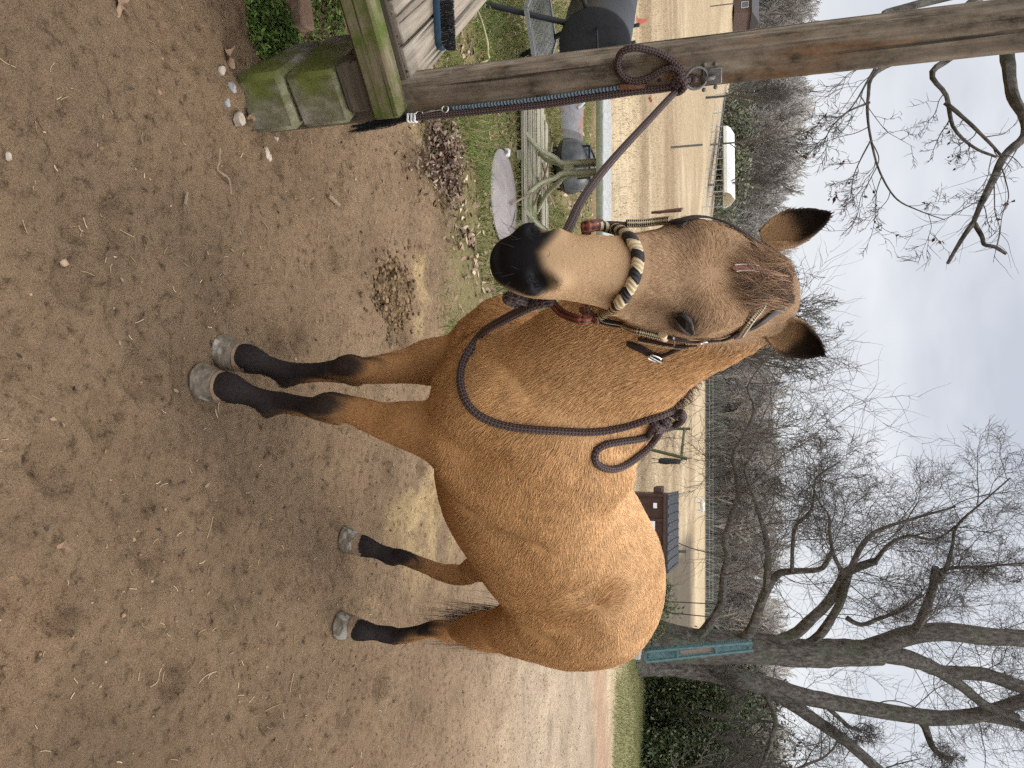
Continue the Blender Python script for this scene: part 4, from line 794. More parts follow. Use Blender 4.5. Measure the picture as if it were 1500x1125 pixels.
# rope swing lines under the low limb
hr=plain('swing_rope',(.03,.028,.025),.9); 
for a,b_,lb in (((1052,885),(972,881),'dark swing rope nearer the oak limb fork'),((1044,904),(975,897),'dark swing rope hanging closest to the oak trunk')):
    tag(MB().tube(crom([pt(*a,17),pt((a[0]+b_[0])/2,(a[1]+b_[1])/2,16.97),pt(*b_,17)],4),.012,6).build('swing_rope',hr),lb,'rope','ropes hung from the low oak limb')
# teal steel rack leaning in front of the oak
tl=noisy('teal_paint',[(.045,.095,.10),(.075,.145,.148),(.11,.19,.19)],16,.5,.2,coarse=(5,(.14,.13,.11),.62,.7)); zt=16.2
q=[pt(946,954,zt),pt(946,969,zt),pt(1103,952,zt),pt(1102,941,zt)]; e=at_world(empty('teal_rack',(q[0][0],q[0][1],0),'tall narrow teal steel rack leaning beside the oak trunk','rack'))
dp=np.array([.10,.45,0])
mb=MB()
for a,b_ in ((0,3),(1,2)):
    mb.beam(q[a],q[b_],.05,.05); mb.beam(q[a]+dp,q[b_]+dp,.05,.05)
mb.build('upright',tl,e)
mb=MB()
for t in (.0,.30,.66,.97):
    l=q[0]*(1-t)+q[3]*t; r_=q[1]*(1-t)+q[2]*t; mb.beam(l,r_,.05,.05); mb.beam(l+dp,r_+dp,.04,.04); mb.beam(l,l+dp,.04,.04); mb.beam(r_,r_+dp,.04,.04)
for k in range(16):
    t=.03+k*.06; l=q[0]*(1-t)+q[3]*t; mb.beam(l+[-.02,0,0],l+dp+[-.02,0,.10],.012,.05)
mb.build('crossbar',tl,e)
mb=MB(); mb.add([*(q[0]*(1-t)+q[3]*t+dp*.5 for t in (.02,.96)),*(q[1]*(1-t)+q[2]*t+dp*.5 for t in (.96,.02)),*(q[0]*(1-t)+q[3]*t+dp*.56 for t in (.02,.96)),*(q[1]*(1-t)+q[2]*t+dp*.56 for t in (.96,.02))],[(0,1,2,3),(7,6,5,4),(0,4,5,1),(1,5,6,2),(2,6,7,3),(3,7,4,0)]); mb.build('panel',tl,e)
l,r_=q[0]*.68+q[3]*.32,q[1]*.68+q[2]*.32; l2,r2=q[0]*.36+q[3]*.64,q[1]*.36+q[2]*.64; MB().beam((l+r_)/2+dp*.2,(l2+r2)/2+dp*.2,.10,.02,(0,1,0)).build('board',plain('rack_board',(.22,.17,.14),.8),e)
bs=pt(943,955,zt); bs[2]=0; mb=MB(); mb.box((bs[0]-.05,bs[1]+.2,.10),(.46,.5,.24),bev=.02); mb.build('base_block',plain('base_white',(.42,.40,.36),.8),e)
tag(MB().lathe((ray(930,38)[0]*18,18,0),[(.13,0),(.13,.02),(.08,.025),(.02,.26),(.0001,.265)],16).build('traffic_cone',plain('cone_orange',(.48,.12,.07),.5)),'small faded orange cone standing in the field behind the smoker','cone')
# house, carport and fences at the far edge
d=105.; X0=ray(1082,12)[0]*d; z0=float(ground_z(X0,d))+.05; bz=pt(1081,20,d/ FW[1])[2]
brick=noisy('house_brick',[(.075,.05,.045),(.14,.095,.08)],3,.9); roofd=plain('roof_shingle',(.05,.045,.045),.9); roofl=plain('roof_sky_reflect',(.42,.43,.45),.6); glass=plain('window_glass',(.10,.13,.15),.15); frw=plain('frame_white',(.6,.6,.58),.6)
e=at_world(empty('brick_house',(X0,d,z0),'low brick house with a dark gable roof at the far left field edge','house')); hx=X0+3.2
MB().box((hx-4,d+3,z0+1.05),(8,6,2.4)).build('wall',brick,e)
mb=MB(); mb.add([(hx-8.3,d-.5,z0+2.2),(hx+.3,d-.5,z0+2.2),(hx+.3,d+6.5,z0+2.2),(hx-8.3,d+6.5,z0+2.2),(hx-8.3,d+3,z0+3.4),(hx+.3,d+3,z0+3.4)],[(0,1,5,4),(2,3,4,5),(1,2,5),(3,0,4),(0,3,2,1)]); mb.build('roof',roofd,e)
for k in range(4):
    f=MB().box((hx-1.0-k*1.8,d-.03,z0+1.3),(.9,.08,1.0)).build('window',frw,e); MB().box((hx-1.0-k*1.8,d-.08,z0+1.3),(.74,.04,.84)).build('pane',glass,f)
e=at_world(empty('house_roof_part',(hx-9.5,d-6,z0),'house roof, pale with painted sky reflection, drawn as a shed at the very left edge of the far field','shed')); MB().box((hx-10,d-5,z0+1.0),(5,3,2.2)).build('wall',brick,e); MB().box((hx-9.9,d-5.1,z0+2.45),(6.2,4.,.7),bev=.1).build('roof',roofl,e)  # pale roof colour holds the sky reflected in the house's main roof face
dC=104.; cx=ray(1060,258)[0]*dC; zc=float(ground_z(cx,dC)); white=plain('carport_white',(.72,.71,.66),.55); gs=plain('galv_post',(.35,.36,.36),.6,.3); a=.62
e=empty('carport',(cx,dC,zc),'white metal carport on thin posts at the far edge of the field','carport',None,-.28)
prof=[(-2.1,1.65),(-2.1,2.05),(-1.6,2.55),(0,3.15),(1.6,2.55),(2.1,2.05),(2.1,1.65)]; mb=MB(); L0,L1=-5.2,5.2; V=[(L0,y,z) for y,z in prof]+[(L1,y,z) for y,z in prof]+[(L0,y*.97,z-.08) for y,z in prof]+[(L1,y*.97,z-.08) for y,z in prof]; n=7
mb.add(V,[(k,k+1,n+k+1,n+k) for k in range(6)]+[(2*n+k+1,2*n+k,3*n+k,3*n+k+1) for k in range(6)]+[(k+1,k,2*n+k,2*n+k+1) for k in range(6)]+[(n+k,n+k+1,3*n+k+1,3*n+k) for k in range(6)]); mb.build('roof',white,e,smooth=False)
for k in range(7):
    for y in (-2.05,2.05): MB().tube([(L0+k*1.7,y,-.3),(L0+k*1.7,y,2.0)],.06,6).build('post',gs,e)
def fence(name,pts,hh,sp_,label,pm,wires=4,rp_=.05):
    pts=np.array(pts,float); e=at_world(empty(name,(pts[0][0],pts[0][1],0),label,'fence')); P=[]
    for a,b_ in zip(pts[:-1],pts[1:]):
        n=max(2,int(np.linalg.norm(b_-a)/sp_)); P+= [a+(b_-a)*k/n for k in range(n)]
    P.append(pts[-1]); P=np.array(P); z=ground_z(P[:,0],P[:,1])
    for p,zz in zip(P,z): MB().tube([(p[0],p[1],zz-.1),(p[0],p[1],zz+hh)],rp_,6).build('post',pm,e)
    mb=MB()
    for k in range(wires): mb.tube(np.stack([P[:,0],P[:,1],z+hh*(.12+.85*k/(wires-1))],1),.022,4)
    mb.build('wire',pm,e)
fence('wire_fence',[(-40,96),(-28,96),(-16,97)],1.3,2.4,'thin wire field fence in front of the white carport',gs,6,.045)
fence('wire_fence',[(-6,117),(12,117),(34,116)],1.3,3.0,'pale wire fence along the foot of the far wood',plain('pale_post',(.30,.31,.30),.8),3,.05)
# ================================================================== horse: an implicit body meshed as one skin
class Field:
    def __init__(s,lo,hi,res):
        s.lo=np.array(lo,float); s.res=res
        s.n=np.ceil((np.array(hi)-s.lo)/res).astype(int)+1
        s.D=np.full(s.n,.5,np.float32)
    def box(s,lo,hi):
        i0=np.clip(np.floor((np.asarray(lo)-s.lo)/s.res).astype(int),0,s.n-1)
        i1=np.clip(np.ceil((np.asarray(hi)-s.lo)/s.res).astype(int)+1,1,s.n)
        return i0,i1
    def pts(s,i0,i1):
        ax=[(s.lo[k]+np.arange(i0[k],i1[k])*s.res).astype(np.float32) for k in range(3)]
        return np.meshgrid(*ax,indexing='ij',sparse=True)
    def put(s,i0,i1,d,k,mode='add'):
        sl=tuple(slice(a,b) for a,b in zip(i0,i1)); A=s.D[sl]
        if mode=='add':
            h=np.clip(.5+.5*(A-d)/k,0,1); s.D[sl]=A*(1-h)+d*h-k*h*(1-h)
        elif mode=='sub':
            h=np.clip(.5-.5*(A+d)/k,0,1); s.D[sl]=A*(1-h)-d*h+k*h*(1-h)
    def sweep(s,C,W,HU,HD,side,hint,k=.03,n=4,ex=2.0,margin=.09,mode='add'):
        C=crom(C,n); W=crom(np.array(W)[:,None],n)[:,0]; HU=crom(np.array(HU)[:,None],n)[:,0]; HD=crom(np.array(HD)[:,None],n)[:,0]
        R=np.maximum(np.maximum(W,HU),HD)[:,None]+margin
        i0,i1=s.box((C-R).min(0),(C+R).max(0))
        B=np.full(i1-i0,.5,np.float32)
        side=np.asarray(side,float); 
        for i in range(len(C)-1):
            a,b=C[i],C[i+1]; L=np.linalg.norm(b-a); T=(b-a)/L
            Ti=unit(C[min(i+1,len(C)-1)]-C[max(i-1,0)])
            S=unit(side-T*(side@T)); U=np.cross(T,S); U=U if U@np.asarray(hint)>0 else -U
            r=max(R[i,0],R[i+1,0])
            j0,j1=s.box(np.minimum(a,b)-r,np.maximum(a,b)+r)
            j0=np.maximum(j0,i0); j1=np.minimum(j1,i1)
            if (j1<=j0).any(): continue
            x,y,z=s.pts(j0,j1)
            px,py,pz=x-a[0],y-a[1],z-a[2]
            ax=px*T[0]+py*T[1]+pz*T[2]; t=np.clip(ax/L,0,1)
            zz=ax-t*L
            xs=px*S[0]+py*S[1]+pz*S[2]; ys=px*U[0]+py*U[1]+pz*U[2]
            w=W[i]+(W[i+1]-W[i])*t; hu=HU[i]+(HU[i+1]-HU[i])*t; hd=HD[i]+(HD[i+1]-HD[i])*t
            h=np.where(ys>0,hu,hd); m=np.minimum(w,h)
            if ex==2.0: rho=np.sqrt((xs/w)**2+(ys/h)**2+(zz/m)**2)
            else: rho=np.sqrt(((np.abs(xs)/w)**ex+(np.abs(ys)/h)**ex+1e-9)**(2/ex)+(zz/m)**2)
            ln=np.sqrt(xs*xs+ys*ys+zz*zz)
            d=np.where(rho<.35,(rho-1)*m,(rho-1)*ln/np.maximum(rho,.3))
            sl=tuple(slice(p-q,r_-q) for p,r_,q in zip(j0,j1,i0))
            B[sl]=np.minimum(B[sl],d)
        s.put(i0,i1,B,k,mode)
    def ell(s,c,r,axes=None,k=.02,mode='add'):
        c=np.asarray(c,float); r=np.asarray(r,float); A=np.eye(3) if axes is None else np.array([unit(v) for v in axes])
        R=r.max()+max(k,.03)*1.5
        i0,i1=s.box(c-R,c+R); x,y,z=s.pts(i0,i1)
        q=[( (x-c[0])*A[j][0]+(y-c[1])*A[j][1]+(z-c[2])*A[j][2])/r[j] for j in range(3)]
        rho=np.sqrt(q[0]**2+q[1]**2+q[2]**2)
        g=np.sqrt((q[0]/r[0])**2+(q[1]/r[1])**2+(q[2]/r[2])**2)
        d=rho*(rho-1)/np.maximum(g,1e-6)
        d=np.where(rho<.3,(rho-1)*r.min(),d)
        s.put(i0,i1,d.astype(np.float32),k,mode)
    def mesh(s):
        D=s.D; ins=D<0
        n0,n1,n2=D.shape
        c=np.zeros((n0-1,n1-1,n2-1),np.uint8)
        for i in (0,1):
            for j in (0,1):
                for k in (0,1):
                    c+=ins[i:n0-1+i,j:n1-1+j,k:n2-1+k]
        act=(c>0)&(c<8)
        idx=np.full(act.shape,-1,np.int32); cells=np.argwhere(act); idx[act]=np.arange(len(cells))
        acc=np.zeros((len(cells),3)); cnt=np.zeros(len(cells))
        cs=[(i,j,k) for i in (0,1) for j in (0,1) for k in (0,1)]
        for p in cs:
            for ax in range(3):
                if p[ax]: continue
                q=list(p); q[ax]=1
                d0=D[tuple((cells+p).T)]; d1=D[tuple((cells+q).T)]
                cr=(d0<0)!=(d1<0); t=d0/np.where(cr,d0-d1,1)
                pos=np.array(p,float)[None].repeat(len(cells),0); pos[:,ax]+=t
                acc+=np.where(cr[:,None],pos,0); cnt+=cr
        V=(cells+acc/cnt[:,None])*s.res+s.lo
        faces=[]
        for ax in range(3):
            sl0=[slice(None)]*3; sl1=[slice(None)]*3
            sl0[ax]=slice(0,-1); sl1[ax]=slice(1,None)
            A=ins[tuple(sl0)];B=ins[tuple(sl1)]
            e=np.argwhere(A!=B)
            u,v=(ax+1)%3,(ax+2)%3
            ok=(e[:,u]>0)&(e[:,v]>0)&(e[:,u]<D.shape[u]-1)&(e[:,v]<D.shape[v]-1); e=e[ok]
            flip=~ins[tuple(e.T)]
            def g(du,dv):
                q=e.copy(); q[:,u]-=du; q[:,v]-=dv; return idx[tuple(q.T)]
            f=np.stack([g(1,1),g(0,1),g(0,0),g(1,0)],1)
            f[flip]=f[flip][:,::-1]; faces.append(f)
        return V,np.concatenate(faces)
def relax(V,F,it=2,lam=.5):
    E=np.concatenate([F[:,[0,1]],F[:,[1,2]],F[:,[2,3]],F[:,[3,0]]])
    for k in range(it):
        acc=np.zeros_like(V); c=np.zeros(len(V))
        for a,b in ((0,1),(1,0)):
            for j in range(3): acc[:,j]+=np.bincount(E[:,a],V[E[:,b],j],len(V))
            c+=np.bincount(E[:,a],minlength=len(V))
        V=V+lam*(acc/c[:,None]-V)
    return V
# ---------------------------------------------------------------- horse frame
TH=radians(-137.); HO=np.array([.447,2.52,0]); HA=np.array([cos(TH),sin(TH),0]); HL=np.array([-sin(TH),cos(TH),0]); HZ=np.array([0,0,1.])
HM=np.stack([HA,HL,HZ])            # rows: local axes in world
def toloc(P): return (np.asarray(P,float)-HO)@HM.T
def toworld(P): return np.asarray(P,float)@HM+HO
def dloc(v): return np.asarray(v,float)@HM.T
MZ=toloc(pt(737,379,1.33)); PO=toloc(pt(1152,430,1.52))
HT=unit(MZ-PO); HLEN=np.linalg.norm(MZ-PO)
_s=dloc([.965,-.26,-.06]); HS=unit(_s-HT*(_s@HT)); HF=np.cross(HT,HS)
HF=HF if HF@dloc([0,-1,.2])>0 else -HF
def hd(s,x=0,f=0): return PO+HT*(s*HLEN)+HS*x+HF*f      # point in head frame
LEGS={}
def leg_points():
    L={}
    for n,c in dict(FL=(303,567),FR=(333,525),HL=(500,922),HR=(508,797)).items(): L[n]=toloc(gnd(*c))
    return L
HOOF=leg_points()
def build(res=.008):
    G=Field((-1.05,-.42,.05),(1.5,.62,2.0),res)
    A=np.array
    # torso
    T=[(-.86,1.12,.07,.09,.11),(-.77,1.13,.20,.235,.23),(-.58,1.10,.265,.345,.30),(-.38,1.07,.28,.385,.27),(-.20,1.05,.295,.36,.30),(-.04,1.04,.30,.32,.32),(.12,1.03,.295,.31,.34),(.27,1.05,.275,.32,.34),(.45,1.08,.235,.32,.32),(.6,1.07,.20,.26,.28),(.72,1.04,.14,.14,.17)]
    T=A(T); C=np.stack([T[:,0],0*T[:,0],T[:,1]],1)
    G.sweep(C,T[:,2],T[:,3],T[:,4],(0,1,0),(0,0,1),k=.02,ex=2.2)
    # neck
    N=A([(.42,0,1.15,.17,.265,.28),(.62,.03,1.27,.130,.25,.30),(.82,.09,1.44,.100,.19,.262),(.97,.17,1.60,.084,.145,.20),(1.06,.225,1.70,.07,.10,.11)])
    G.sweep(N[:,:3],N[:,3],N[:,4],N[:,5],(-.25,1,0),(-.5,0,1),k=.07)
    # head
    S=A([(.03,.050,.04,.08),(.11,.078,.060,.12),(.24,.108,.072,.15),(.36,.110,.072,.165),(.48,.094,.066,.15),(.62,.074,.062,.11),(.78,.062,.058,.085),(.89,.064,.056,.080),(.955,.052,.036,.065)])
    G.sweep([hd(s,-.012*sin(pi*min(max((s-.05)/.8,0),1))) for s in S[:,0]],S[:,1],S[:,2],S[:,3],HS,HF,k=.04,ex=2.3)
    for sg in (1,-1):
        G.ell(hd(.34,sg*.055,-.085),(.03,.10,.085),(HS,HT,HF),k=.04)       # cheek
        G.ell(hd(.375,sg*.092,.022),(.028,.045,.036),(HS,HT,HF),k=.025)     # eye bulge
        G.ell(hd(.895,sg*.047,.024),(.024,.046,.032),(HS,HT,HF),k=.022); G.ell(hd(.315,sg*.074,.050),(.026,.034,.014),(HS,unit(HT+HS*sg*.5),HF),k=.035); G.ell(hd(.52,sg*.082,-.018),(.012,.09,.014),(HS,HT,HF),k=.025)     # nostril
        # shoulder mass, upper arm
        G.sweep([(.30,sg*.13,1.30),(.52,sg*.185,1.13),(.68,sg*.165-.012,.98)],[.06,.09,.095],[.10,.13,.10],[.10,.15,.11],(0,1,0),(1,0,0),k=.06)
        G.sweep([(.68,sg*.155-.012,.99),(.57,sg*.17-.015,.86),(.53,sg*.16-.012,.80)],[.09,.075,.06],[.09,.09,.08],[.09,.09,.08],(0,1,0),(1,0,0),k=.07)
        if sg<0: G.ell((.63,-.185,.90),(.09,.055,.10),k=.05)
        # thigh
        G.sweep([(-.50,sg*.16,1.22),(-.58,sg*.18,1.02),(-.60,sg*.17,.84)],[.10,.10,.07],[.20,.19,.11],[.22,.22,.14],(0,1,0),(1,0,0),k=.06)
    # legs
    for n in ('FL','FR'):
        sg=1 if n=='FL' else -1; b=HOOF[n]
        el=A((.53,sg*.15,.86)); kn=A((b[0]-.055,b[1]*.75+sg*.025+.012,.46)); fe=A((b[0]-.065,b[1],.205))
        if n=='FL': kn=kn+A((0,.022,0))
        else: el=el+A((.02,-.035,0))
        mid=el*.45+kn*.55
        co=A((b[0]-.005,b[1],.09))
        P=[el,el*.7+kn*.3,mid,kn+A((0,0,.06)),kn,kn-A((0,0,.06)),(kn+fe)/2,fe+A((0,0,.05)),fe,(fe+co)/2,co,co-A((-.01,0,.03))]
        w=[.075,.068,.055,.042,.044,.038,.030,.032,.037,.033,.048,.05]
        hu=[.10,.085,.062,.045,.048,.038,.028,.030,.034,.030,.045,.045]
        hb=[.10,.085,.062,.045,.045,.042,.038,.042,.048,.036,.05,.05]
        G.sweep(P,w,hu,hb,(0,1,0),(1,0,0),k=.04)
        G.ell(kn+A((.026,0,.0)),(.028,.037,.050),k=.02); G.ell(kn+A((-.045,0,.005)),(.016,.020,.030),k=.02); G.ell(fe+A((-.03,0,-.012)),(.026,.030,.026),k=.02)
        for s2 in (-1,1): G.ell((kn+fe)/2+A((-.012,s2*.044,0)),(.012,.014,.09),k=.02,mode='sub'); G.ell(el*.72+kn*.28+A((.045,s2*.018,0)),(.035,.03,.09),k=.03)
    for n in ('HL','HR'):
        sg=1 if n=='HL' else -1; b=HOOF[n]
        lo=(-.035 if n=='HL' else 0.); st=A((-.60,sg*.17,.88)); ho=A((b[0]-(.045 if n=='HL' else .17),b[1]*.9-(.045 if n=='HL' else 0),.50)); fe=A((b[0]-.075,b[1]+lo,.205)); co=A((b[0]-.01,b[1]+lo*.3,.09))
        stf=A((-.60,sg*.18,.82))
        P=[st,(stf*.6+ho*.4),(stf*.25+ho*.75),ho+A((.01,0,.06)),ho,ho-A((-.01,0,.07)),(ho+fe)/2-A((0,.004 if n=='HL' else 0,0)),fe+A((0,0,.05)),fe,(fe+co)/2,co,co-A((-.01,0,.03))]
        w=[.085,.075,.05,.040,.042,.036,.031,.032,.037,.033,.046,.048]
        hu=[.11,.085,.058,.05,.052,.045,.032,.032,.034,.030,.043,.043]
        hb=[.15,.10,.06,.055,.058,.045,.038,.042,.046,.036,.048,.048]
        G.sweep(P,w,hu,hb,(0,1,0),(1,0,0),k=.05)
    for sg in (1,-1):
        G.ell(hd(.905,sg*.050,.050),(.011,.027,.030),(unit(HS+HT*sg*.45),unit(HT-HS*sg*.45),HF),k=.010,mode='sub'); G.ell(hd(.865,sg*.068,.036),(.008,.030,.018),(unit(HS+HT*sg*.3),unit(HT-HS*sg*.3),HF),k=.014,mode='sub')
        G.ell(hd(.70,sg*.10,.02),(.035,.13,.035),(HS,HT,HF),k=.03,mode='sub')   # hollow cheek line
        G.ell((-.40,sg*.355,1.16),(.09,.095,.13),k=.06,mode='sub'); G.ell((-.43,sg*.335,.93),(.035,.09,.17),(unit((1,0,.35)),(0,1,0),unit((-.35,0,1))),k=.05,mode='sub')               # flank hollow
        G.ell((.25,sg*.310,.93),(.026,.080,.21),(unit((1,0,.45)),(0,1,0),unit((-.45,0,1))),k=.035,mode='sub'); G.ell((.43,sg*.215,.985),(.13,.045,.12),(unit((1,0,.5)),(0,1,0),unit((-.5,0,1))),k=.05); G.ell((.71,sg*.125,1.035),(.065,.055,.075),k=.05); G.ell((.46,sg*.205,.86),(.09,.04,.04),k=.07)                  # behind the elbow
        G.ell((.66,sg*.08,.885),(.07,.05,.06),k=.06)                           # pectoral
    G.ell((.84,0,.90),(.08,.014,.11),k=.05,mode='sub')                         # breast groove
    return G
def sample(G,P):
    q=(np.asarray(P,float)-G.lo)/G.res; i=np.clip(np.floor(q).astype(int),0,np.array(G.D.shape)-2); f=np.clip(q-i,0,1); v=0
    for dx in (0,1):
        for dy in (0,1):
            for dz in (0,1):
                w=(f[...,0] if dx else 1-f[...,0])*(f[...,1] if dy else 1-f[...,1])*(f[...,2] if dz else 1-f[...,2])
                v=v+w*G.D[i[...,0]+dx,i[...,1]+dy,i[...,2]+dz]
    return v
def hit(G,x,y,lift=0.,z0=1.0,z1=3.6):
    # first point of the horse's skin along a sight line, world coordinates, lifted toward the viewer
    zs=np.arange(z0,z1,.003); P=CO+ray(x,y)[None]*zs[:,None]; d=sample(G,toloc(P))
    k=np.argmax(d<0); 
    if d[k]>=0: k=int(np.argmin(d))
    return CO+ray(x,y)*(zs[k]-lift)
def grad(G,Pl):
    e=G.res; g=np.stack([sample(G,Pl+np.eye(3)[j]*e)-sample(G,Pl-np.eye(3)[j]*e) for j in range(3)],-1)
    return g/np.maximum(np.linalg.norm(g,axis=-1,keepdims=True),1e-9)
# ------------------------------------------------------------------ skin, ears, eyes
G=build(.0065)
hV,hF=G.mesh(); hV=relax(hV,hF,3)
nb_body=len(hV)
def ear(base,tip,face,bow):
    base,tip=toloc(base),toloc(tip); ax=tip-base; T=unit(ax); fc=dloc(face); fc=unit(fc-T*(fc@T)); sd_=np.cross(T,fc); bw_=dloc(bow); nt_,nf=26,17
    ts=np.linspace(0,1,nt_); w=np.interp(ts,[0,.12,.3,.45,.62,.78,.90,.97,1],[.025,.033,.040,.040,.034,.025,.014,.006,.0012]); ph=np.interp(ts,[0,.15,.4,.8,1],[2.55,2.25,1.85,1.6,1.3])
    V=[];I=[]
    for lay in (0,1):
        for i,t in enumerate(ts):
            c=base+ax*t+bw_*sin(pi*t)*.012-fc*.010*sin(pi*t)
            for k in range(nf):
                f=(k/(nf-1)*2-1)*ph[i]; ww=w[i]-(.0045*min(1,w[i]/.012)*.9 if lay else 0); V.append(c+sd_*sin(f)*ww-fc*cos(f)*ww*.85); I.append((t,abs(k/(nf-1)*2-1),lay))
    F=[];o=nt_*nf
    for i in range(nt_-1):
        for k in range(nf-1):
            a=i*nf+k; F.append((a,a+1,a+nf+1,a+nf)); F.append((o+a,o+a+nf,o+a+nf+1,o+a+1))
        a=i*nf; F.append((a,a+nf,o+a+nf,o+a)); a=i*nf+nf-1; F.append((a,o+a,o+a+nf,a+nf))
    return np.array(V),np.array(F),np.array(I)
EARS=[ear(pt(1118,352,1.535),pt(1218,312,1.50),(-.25,-1,-.05),(-.6,0,.3)),ear(pt(1124,473,1.535),pt(1208,519,1.50),(.35,-1,-.05),(.6,0,.3))]
eI=np.zeros((nb_body,3)); eI[:,2]=-1; AV=[hV];AF=[hF];AI=[eI]; off=nb_body
for v,f,i in EARS: AV.append(v);AF.append(f+off);AI.append(i); off+=len(v)
AV=np.concatenate(AV);AF=np.concatenate(AF);AI=np.concatenate(AI)
WH=toloc(hit(G,1045,402)); WF=toloc(hit(G,872,890)); EYE=hit(G,1001,474); EL=toloc(EYE); EN=grad(G,EL[None])[0]
EC=EL-EN*.0135; dE=EC-PO; es,ex_,ef=dE@HT/HLEN,dE@HS,dE@HF; EC2=hd(es,-ex_,ef)
def headco(P):
    d=P-PO; return d@HT/HLEN,d@HS,d@HF
def coat_colour(P,I,g):
    x,y,z=P[:,0],P[:,1],P[:,2]; n=len(P); n1=fbm(x*7+y*3,z*7-y*2,301,3); n2=fbm(x*26+9,z*26+y*20,307,3)
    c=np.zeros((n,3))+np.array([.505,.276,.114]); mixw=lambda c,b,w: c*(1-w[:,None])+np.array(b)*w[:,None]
    c=mixw(c,(.66,.40,.195),sst(1.02,1.36,z)*.75); c=mixw(c,(.37,.182,.068),(1-sst(.80,1.02,z))*.72)  # light on the back and shade on the lower body painted into the coat
    c=mixw(c,(.36,.175,.065),sst(.5,.64,n1)*.30)
    fl=np.exp(-(((P-WF)/np.array([.10,.2,.13]))**2).sum(1)); c=mixw(c,(.30,.15,.055),fl*.55)
    s,hx_,hf=headco(P); hm=(s>-.06)*(s<1.2)*(np.abs(hx_)<.2)*(hf>-.26)*sst(.9,1.02,x)
    hm=hm*(1-sst(.08,.14,np.abs(hx_)*.2+np.clip(-hf-.05,0,1)))
    c=mixw(c,(.40,.25,.138),hm*(1-sst(.55,.8,s))*.95); c=mixw(c,(.47,.30,.16),hm*sst(.5,.75,s)*.9)
    c=mixw(c,(.25,.15,.085),hm*sst(.5,.62,n1)*(1-sst(.5,.7,s))*.5)
    mz=hm*sst(.882,.935,s+.05*np.clip(np.abs(hx_)/.05,0,1)*sst(.0,.03,hf)+.05*(n2-.5))*sst(-.030,.012,hf+.02*(n2-.5)+.35*np.clip(s-.93,0,1))
    c=mixw(c,(.0075,.0062,.0058),mz)
    for e in (EC,EC2):
        d=np.sqrt(((P-e)**2).sum(1)); c=mixw(c,(.17,.105,.06),(1-sst(.030,.075,d))*.55); c=mixw(c,(.05,.034,.025),(1-sst(.022,.034,d+.012*(n2-.5)))*.9)
    fr=x>.2; ins=sst(.0,.03,np.where(fr,0,0)); up=np.where(fr,.36,.34); sp_=np.where(fr,.22,.18)
    b0=np.zeros(n)
    for nm in HOOF:
        hb=HOOF[nm]; dd=np.hypot((x-hb[0])+.05,(y-hb[1])*1.); legm=dd<.27; fade=dict(FL=.54,FR=.60,HL=.44,HR=.64)[nm]; bot=dict(FL=.17,FR=.20,HL=.17,HR=.20)[nm]
        w=(1-sst(bot,fade,z+.10*(n1-.5)+(-.12 if 1 else 0)*np.clip((x-hb[0]+.06)/.05,-1,1)*sst(.22,.35,z)))*legm; b0=np.maximum(b0,w)
    brk=(vn(x*70+y*60,z*9,351)-.5); fro=np.zeros(n)
    for nm in HOOF: hb=HOOF[nm]; m_=np.hypot(x-hb[0]+.05,y-hb[1])<.16; fro=np.where(m_,np.clip((x-hb[0]+.065)/.035,-1,1),fro)
    w1=np.clip(b0*1.15+brk*.5*(b0>.02)*(b0<.97),0,1); c=mixw(c,(.095,.050,.026),w1); c=mixw(c,(.026,.0195,.0170),np.clip((w1-.40)*1.7+fro*.35*(z<.6)-np.clip(-fro,0,1)*sst(.22,.3,z)*.9,0,1)*(w1>.02))
    kn=np.exp(-((z-.46)/.05)**2)*fr*(z<.6); c=mixw(c,(.05,.03,.02),kn*.55)
    ep=I[:,2]>=0; t=I[:,0]; rim=I[:,1]; ins=I[:,2]==1
    ec=np.zeros((n,3))+np.array([.33,.19,.09]); ec=mixw(ec,(.020,.014,.011),sst(.50,.85,t)); ec=mixw(ec,(.030,.019,.013),sst(.80,.96,rim)*sst(.15,.4,t)*.9); ec=mixw(ec,(.018,.012,.009),ins*sst(.38,.62,t+.12*(n2-.5)+.10*rim)*.95)
    c=np.where(ep[:,None],ec,c)
    sp=np.sqrt(((P-CHEST)**2).sum(1)); c=mixw(c,(.08,.055,.05),1-sst(.008,.014,sp))
    cr=sst(0,.035,np.abs(y-np.interp(x,[.4,.7,.9,1.05],[0,.05,.13,.22]))); 
    return c*(.92+.16*n2)[:,None]
CHEST=toloc(hit(G,694,514))
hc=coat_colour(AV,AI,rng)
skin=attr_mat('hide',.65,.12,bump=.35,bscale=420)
horse=fast_mesh('horse',toworld(AV),AF,skin,cols=hc*.80)  # hide darkened for depth, shade between the hairs put into its colour
tag(horse,'buckskin horse with black legs and muzzle tied to the post, head turned to face us','horse')
# ---- coat: short strands that lie with the grain of the hide
def tri_sample(V,F,n,wt):
    a,b,c_,d=[V[F[:,k]] for k in range(4)]; ar=np.linalg.norm(np.cross(c_-a,d-b),axis=1)/2*wt(V[F].mean(1)); cum=np.cumsum(ar); i=np.searchsorted(cum,rng.random(n)*cum[-1]); i=np.clip(i,0,len(F)-1)
    u,v=rng.random(n),rng.random(n); w=np.stack([(1-u)*(1-v),u*(1-v),u*v,(1-u)*v],1); return i,w
def nrm(V,F):
    n=np.cross(V[F[:,2]]-V[F[:,0]],V[F[:,3]]-V[F[:,1]]); Nn=np.zeros_like(V)
    for k in range(4):
        for j in range(3): Nn[:,j]+=np.bincount(F[:,k],n[:,j],len(V))
    return Nn/np.maximum(np.linalg.norm(Nn,axis=1),1e-9)[:,None]
VN=nrm(AV,AF)
camL=toloc(CO)
